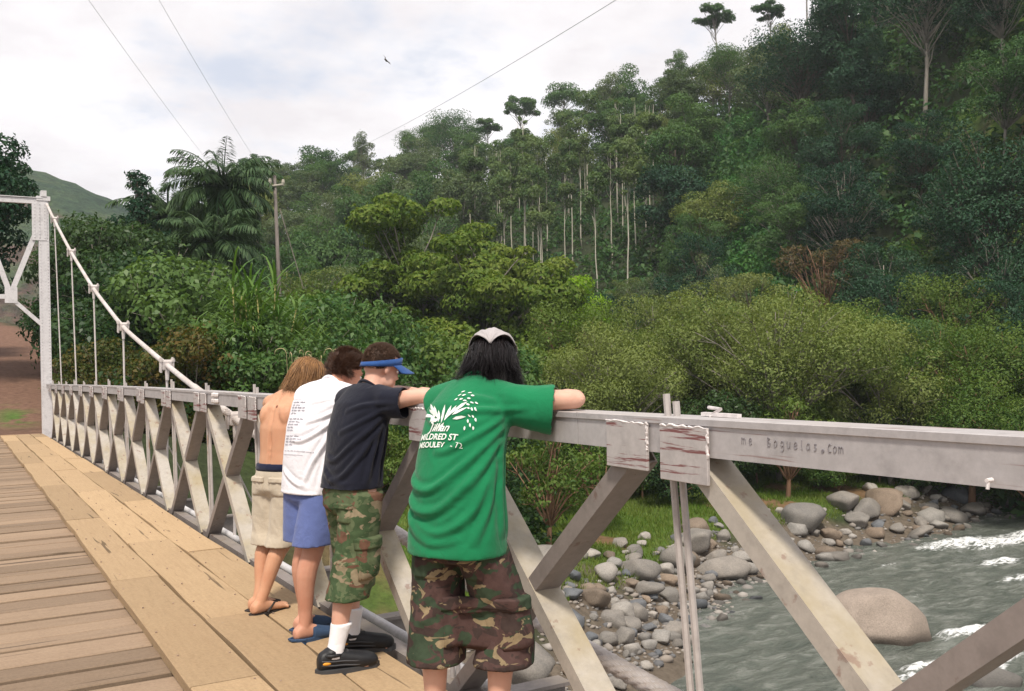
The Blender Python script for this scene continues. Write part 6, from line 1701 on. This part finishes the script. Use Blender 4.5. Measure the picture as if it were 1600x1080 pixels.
# --- boy with the blue visor
L3 = (1.69, 4.76, pz(4.76)); az = 74
f_ = np.array([math.sin(R(az)), math.cos(R(az)), 0]); r_ = np.array([math.cos(R(az)), -math.sin(R(az)), 0])
A = person(L3, az, dict(w=1.0, skin=M['skin_fair'], spine=[(.105, .90), (.115, 1.04), (.14, 1.18), (.175, 1.30), (.21, 1.375), (.25, 1.42)],
    head=(f_ * .315 + np.array([0, 0, 1.52]), 84, 17),
    armR=((.40, -.27, RAILZ + .042), (.45, -.04, RAILZ + .045), (.1, 1, 0), (.3, 0, -1)), armL=((.42, .27, RAILZ + .042), (.47, .02, RAILZ + .05), (.1, -1, 0), (.3, 0, -1)),
    legR=(f_ * .04 + r_ * .09 + np.array([0, 0, .49]), f_ * -.09 + r_ * .09 + np.array([0, 0, .077]), 96), legL=(f_ * .19 - r_ * .10 + np.array([0, 0, .49]), f_ * .17 - r_ * .11 + np.array([0, 0, .077]), 105)),
    'person in a dark navy T-shirt, blue visor and camouflage cargo shorts')
c = A['C']; bk = lambda i, s, d=.12: c[i] + r_ * s - A['fw'][i] * d
AF = [([(88, 1.25), (45, 1.13), (5, 1.05), (-30, 1.06)], .016, .010), ([(90, 1.20), (60, 1.06), (30, .97), (0, .95)], .016, .011), ([(95, 1.22), (85, 1.05), (75, .93)], .016, .011), ([(105, 1.22), (105, 1.05), (98, .92)], .016, .010), ([(84, 1.30), (45, 1.23), (10, 1.19)], .014, .008), ([(80, 1.34), (50, 1.33), (15, 1.30)], .013, .007), ([(-40, 1.0), (0, .94), (40, .93)], .016, .008), ([(125, 1.2), (120, 1.05), (112, .93)], .016, .009)]
so, me = tshirt(A, M['navy'], .0, 1.0, .46, AF, 7, .005)
sh_o, sme = shorts(A, M['camo_g'], .04, .345, .100, .108, 9, .012, 'camouflage_shorts')
pocket(A, sme, 'R', .55, .17, .21, M['camo_g'], sh_o, -.03, .026)
pocket(A, sme, 'R', .78, .12, .10, M['camo_g'], sh_o, th=.010, behind=True)
hair(A['hd'], 33, 11000, .015, 'buzz', M['hair_buzz'], A['o'], .0011, -.42)
for s in 'RL': shoe(A, s, M['shoe'], M['shoe_sole'], 'sneaker')
def visor(hd, parent):
    Mx = np.array(hd.M); V, F = [], []; n = 48
    for i in range(n):
        a = 2 * math.pi * i / n; x, y = math.cos(a) * .113 - .012, math.sin(a) * .093; tl = .024 + .036 * math.cos(a); hh = .019 + .007 * math.cos(a)
        for s_, k in ((-1, 1.0), (1, .985)): V.append(np.array(hd.p) + Mx @ np.array([x * k, y * k, tl + hh * s_]))
    for i in range(n): j = (i + 1) % n; F.append((2 * i, 2 * j, 2 * j + 1, 2 * i + 1))
    o = link('visor', np_mesh('visor', np.array(V), np.array(F), True), parent, M['visor']); md = o.modifiers.new('t', 'SOLIDIFY'); md.thickness = .005
    V, F = [], []; nu, nv = 20, 8
    for j in range(nv + 1):
        for i in range(nu + 1):
            a = (i / nu - .5) * R(150); t = j / nv; L = .092 * math.cos(a * .85) ** .6 * t
            x = math.cos(a) * .111 - .012 + L; y = math.sin(a) * .092 * (1 + .08 * t); zz = .024 + .036 * math.cos(a) - .018 - .22 * L - 1.6 * (y ** 2) * t
            V.append(np.array(hd.p) + Mx @ np.array([x, y, zz]))
    for j in range(nv):
        for i in range(nu): F.append((j * (nu + 1) + i, j * (nu + 1) + i + 1, (j + 1) * (nu + 1) + i + 1, (j + 1) * (nu + 1) + i))
    br = link('brim', np_mesh('brim', np.array(V), np.array(F), True), o, M['visor']); md = br.modifiers.new('t', 'SOLIDIFY'); md.thickness = .004
    for k, yy in enumerate((-.012, .004)):
        mb = MB(); mb.tube([Vector(np.array(hd.p) + Mx @ np.array([.104, yy, .052])), Vector(np.array(hd.p) + Mx @ np.array([.103, yy + .01, .074]))], .003, 5); link('emblem', mb.mesh('emblem'), o, M['trim'] if k else M['print'])
visor(A['hd'], A['o'])

# --- boy in white
L2 = (1.72, 5.36, pz(5.36)); az = 68
f_ = np.array([math.sin(R(az)), math.cos(R(az)), 0]); r_ = np.array([math.cos(R(az)), -math.sin(R(az)), 0])
B2 = person(L2, az, dict(w=1.04, skin=M['skin_red'], spine=[(.06, .88), (.06, 1.03), (.08, 1.17), (.12, 1.30), (.18, 1.39), (.24, 1.43)],
    head=(f_ * .33 + np.array([0, 0, 1.49]), 80, 18),
    armR=((.40, -.26, RAILZ + .045), (.46, -.02, RAILZ + .045), (.1, 1, 0), (.3, 0, -1)), armL=((.40, .34, RAILZ + .045), (.46, .10, RAILZ + .05), (.1, -1, 0), (.3, 0, -1)),
    legR=(f_ * -.03 + r_ * .08 + np.array([0, 0, .49]), f_ * -.07 + r_ * .06 + np.array([0, 0, .079]), 80), legL=(f_ * .05 - r_ * .08 + np.array([0, 0, .49]), f_ * .06 - r_ * .10 + np.array([0, 0, .079]), 70)),
    'person in a white T-shirt with grey print, blue shorts and brown hair')
c = B2['C']; bk = lambda i, s, d=.12: c[i] + r_ * s - B2['fw'][i] * d
BF = [([(88, 1.27), (55, 1.17), (20, 1.12), (-15, 1.12)], .014, .010), ([(90, 1.24), (65, 1.09), (45, .98), (30, .88)], .014, .011), ([(93, 1.23), (78, 1.05), (65, .92), (60, .84)], .014, .011), ([(97, 1.22), (90, 1.05), (82, .90), (80, .83)], .014, .011), ([(86, 1.30), (55, 1.25), (25, 1.22)], .013, .009), ([(108, 1.2), (106, 1.03), (100, .88)], .014, .010), ([(80, 1.36), (50, 1.35), (20, 1.33)], .012, .006), ([(-40, .95), (0, .89), (35, .86)], .016, .008)]
so, me = tshirt(B2, M['white_cloth'], .07, 1.04, .6, BF, 11, .004)
tr = bvh(me); O = c[2] * .8 + c[3] * .2 + r_ * .0; nb = -B2['fw'][2]; ax = r_; ay = unit(np.cross(nb, ax)[None])[0]
parts = []; pg = random.Random(3)
def bar(u0, u1, v, h):
    n = max(2, int((u1 - u0) / .012)); V2 = []; F2 = []
    for i in range(n + 1):
        u = u0 + (u1 - u0) * i / n; V2 += [(u, v), (u, v + h)]
        if i: F2.append((2 * i - 2, 2 * i, 2 * i + 1, 2 * i - 1))
    return wrap(V2, F2, O, ax, ay, tr, .003)
v = .11
for row, (n_w, h) in enumerate([(3, .009), (2, .007), (4, .011), (4, .011), (2, .008), (0, 0), (4, .009), (3, .009), (3, .009), (2, .009), (2, .008), (0, 0), (3, .009), (4, .009), (3, .009), (2, .009), (0, 0), (6, .005)]):
    u = -.10
    for k in range(n_w):
        w = pg.uniform(.02, .038)
        x = u
        while x < u + w: ww = pg.uniform(.003, .006); parts.append(bar(x, x + ww, v + pg.uniform(0, .002), h * pg.uniform(.55, 1))); x += ww + .0022
        u += w + .010
    v -= .0165
parts.append(bar(-.11, .07, -.19, .0018)); parts.append(bar(-.11, .07, .13, .0015))
decal('shirt_print', parts, M['print_grey'], so)['kind'] = 'stuff'
sh_o, sme = shorts(B2, M['denim'], .02, .53, .104, .112, 13, .007, 'blue_shorts')
hair(B2['hd'], 35, 9000, .042, 'spiky', M['hair_brown'], B2['o'], .0014, -.45)
for s in 'RL': shoe(B2, s, M['slipper'], M['shoe_sole'], 'clog')

# --- shirtless boy, farthest along
L1 = (1.66, 6.02, pz(6.02)); az = 60
f_ = np.array([math.sin(R(az)), math.cos(R(az)), 0]); r_ = np.array([math.cos(R(az)), -math.sin(R(az)), 0])
D1 = person(L1, az, dict(w=.97, bare=True, skin=M['skin_tan'], spine=[(.15, .86), (.155, .99), (.175, 1.13), (.205, 1.25), (.25, 1.335), (.30, 1.38)],
    head=(f_ * .385 + r_ * .04 + np.array([0, 0, 1.465]), 58, 18),
    armR=((.42, -.20, RAILZ + .042), (.50, .04, RAILZ + .045), (.1, 1, 0), (.3, 0, -1)), armL=((.40, .42, RAILZ + .042), (.50, .18, RAILZ + .05), (.1, -1, 0), (.3, 0, -1)),
    legR=(f_ * .13 + r_ * .06 + np.array([0, 0, .46]), f_ * -.04 - r_ * .0 + np.array([0, 0, .077]), 66), legL=(f_ * .15 - r_ * .10 + np.array([0, 0, .46]), f_ * .02 - r_ * .075 + np.array([0, 0, .077]), 100)),
    'shirtless person with long blond hair, khaki cargo shorts and flip-flops')
c = D1['C']
sh_o, sme = shorts(D1, M['khaki'], .03, .40, .102, .106, 15, .011, 'khaki_shorts')
pocket(D1, sme, 'R', .60, .15, .16, M['khaki'], sh_o, .02, .018)
pocket(D1, sme, 'R', .78, .13, .12, M['khaki'], sh_o, th=.009, behind=True)
pocket(D1, sme, 'L', .78, .13, .12, M['khaki'], sh_o, th=.009, behind=True)
mb = MB(); V, F = ring_loft([(c[0] + np.array([0, 0, .02]), r_, f_, .160, .118), (c[0] + np.array([0, 0, .035]), r_, f_, .163, .122), (c[0] + np.array([0, 0, .06]), r_, f_, .158, .118), (c[0] + np.array([0, 0, .065]), r_, f_, .150, .110)], 36); mb.add(V, F)
link('waistband', mb.mesh('waistband', True), D1['o'], M['band'])
hair(D1['hd'], 37, 9000, .235, 'long', M['hair_blond'], D1['o'], .0016, -.55)
mm = bvh([x for x in D1['o'].children if x.name.startswith('body')][0].data)
p0 = c[3] * .55 + c[4] * .45 + r_ * .02; hh = mm.ray_cast(Vector(p0 - f_ * .4), Vector(f_), 1)
if hh[0] is not None:
    mb = MB(); ellipsoid(mb, hh[0], (.010, .010, .010), None, 12, 8); V = [Vector(v) for v in mb.v]
    mb.v = [tuple(hh[0] + (v - hh[0]) - hh[1] * ((v - hh[0]).dot(hh[1])) * .85) for v in V]; link('birthmark', mb.mesh('birthmark', True), D1['o'], M['mole'])
for s in 'RL': shoe(D1, s, M['sandal'], M['shoe_sole'], 'sandal')

# ------------------------------------------------------------------ moist valley air
def build_haze():
    mb = MB().box((10, 430, 75), (960, 1000, 172))
    m = bpy.data.materials.new('moist_air'); m.use_nodes = True
    n, l = m.node_tree.nodes, m.node_tree.links; n.clear()
    o = n.new('ShaderNodeOutputMaterial'); v = n.new('ShaderNodeVolumePrincipled')
    v.inputs['Color'].default_value = (0.86, 0.92, 1.0, 1); v.inputs['Density'].default_value = 0.00024; v.inputs['Anisotropy'].default_value = 0.0
    l.new(v.outputs[0], o.inputs['Volume'])
    tag(mb.build('haze', m), kind='stuff')
build_haze()
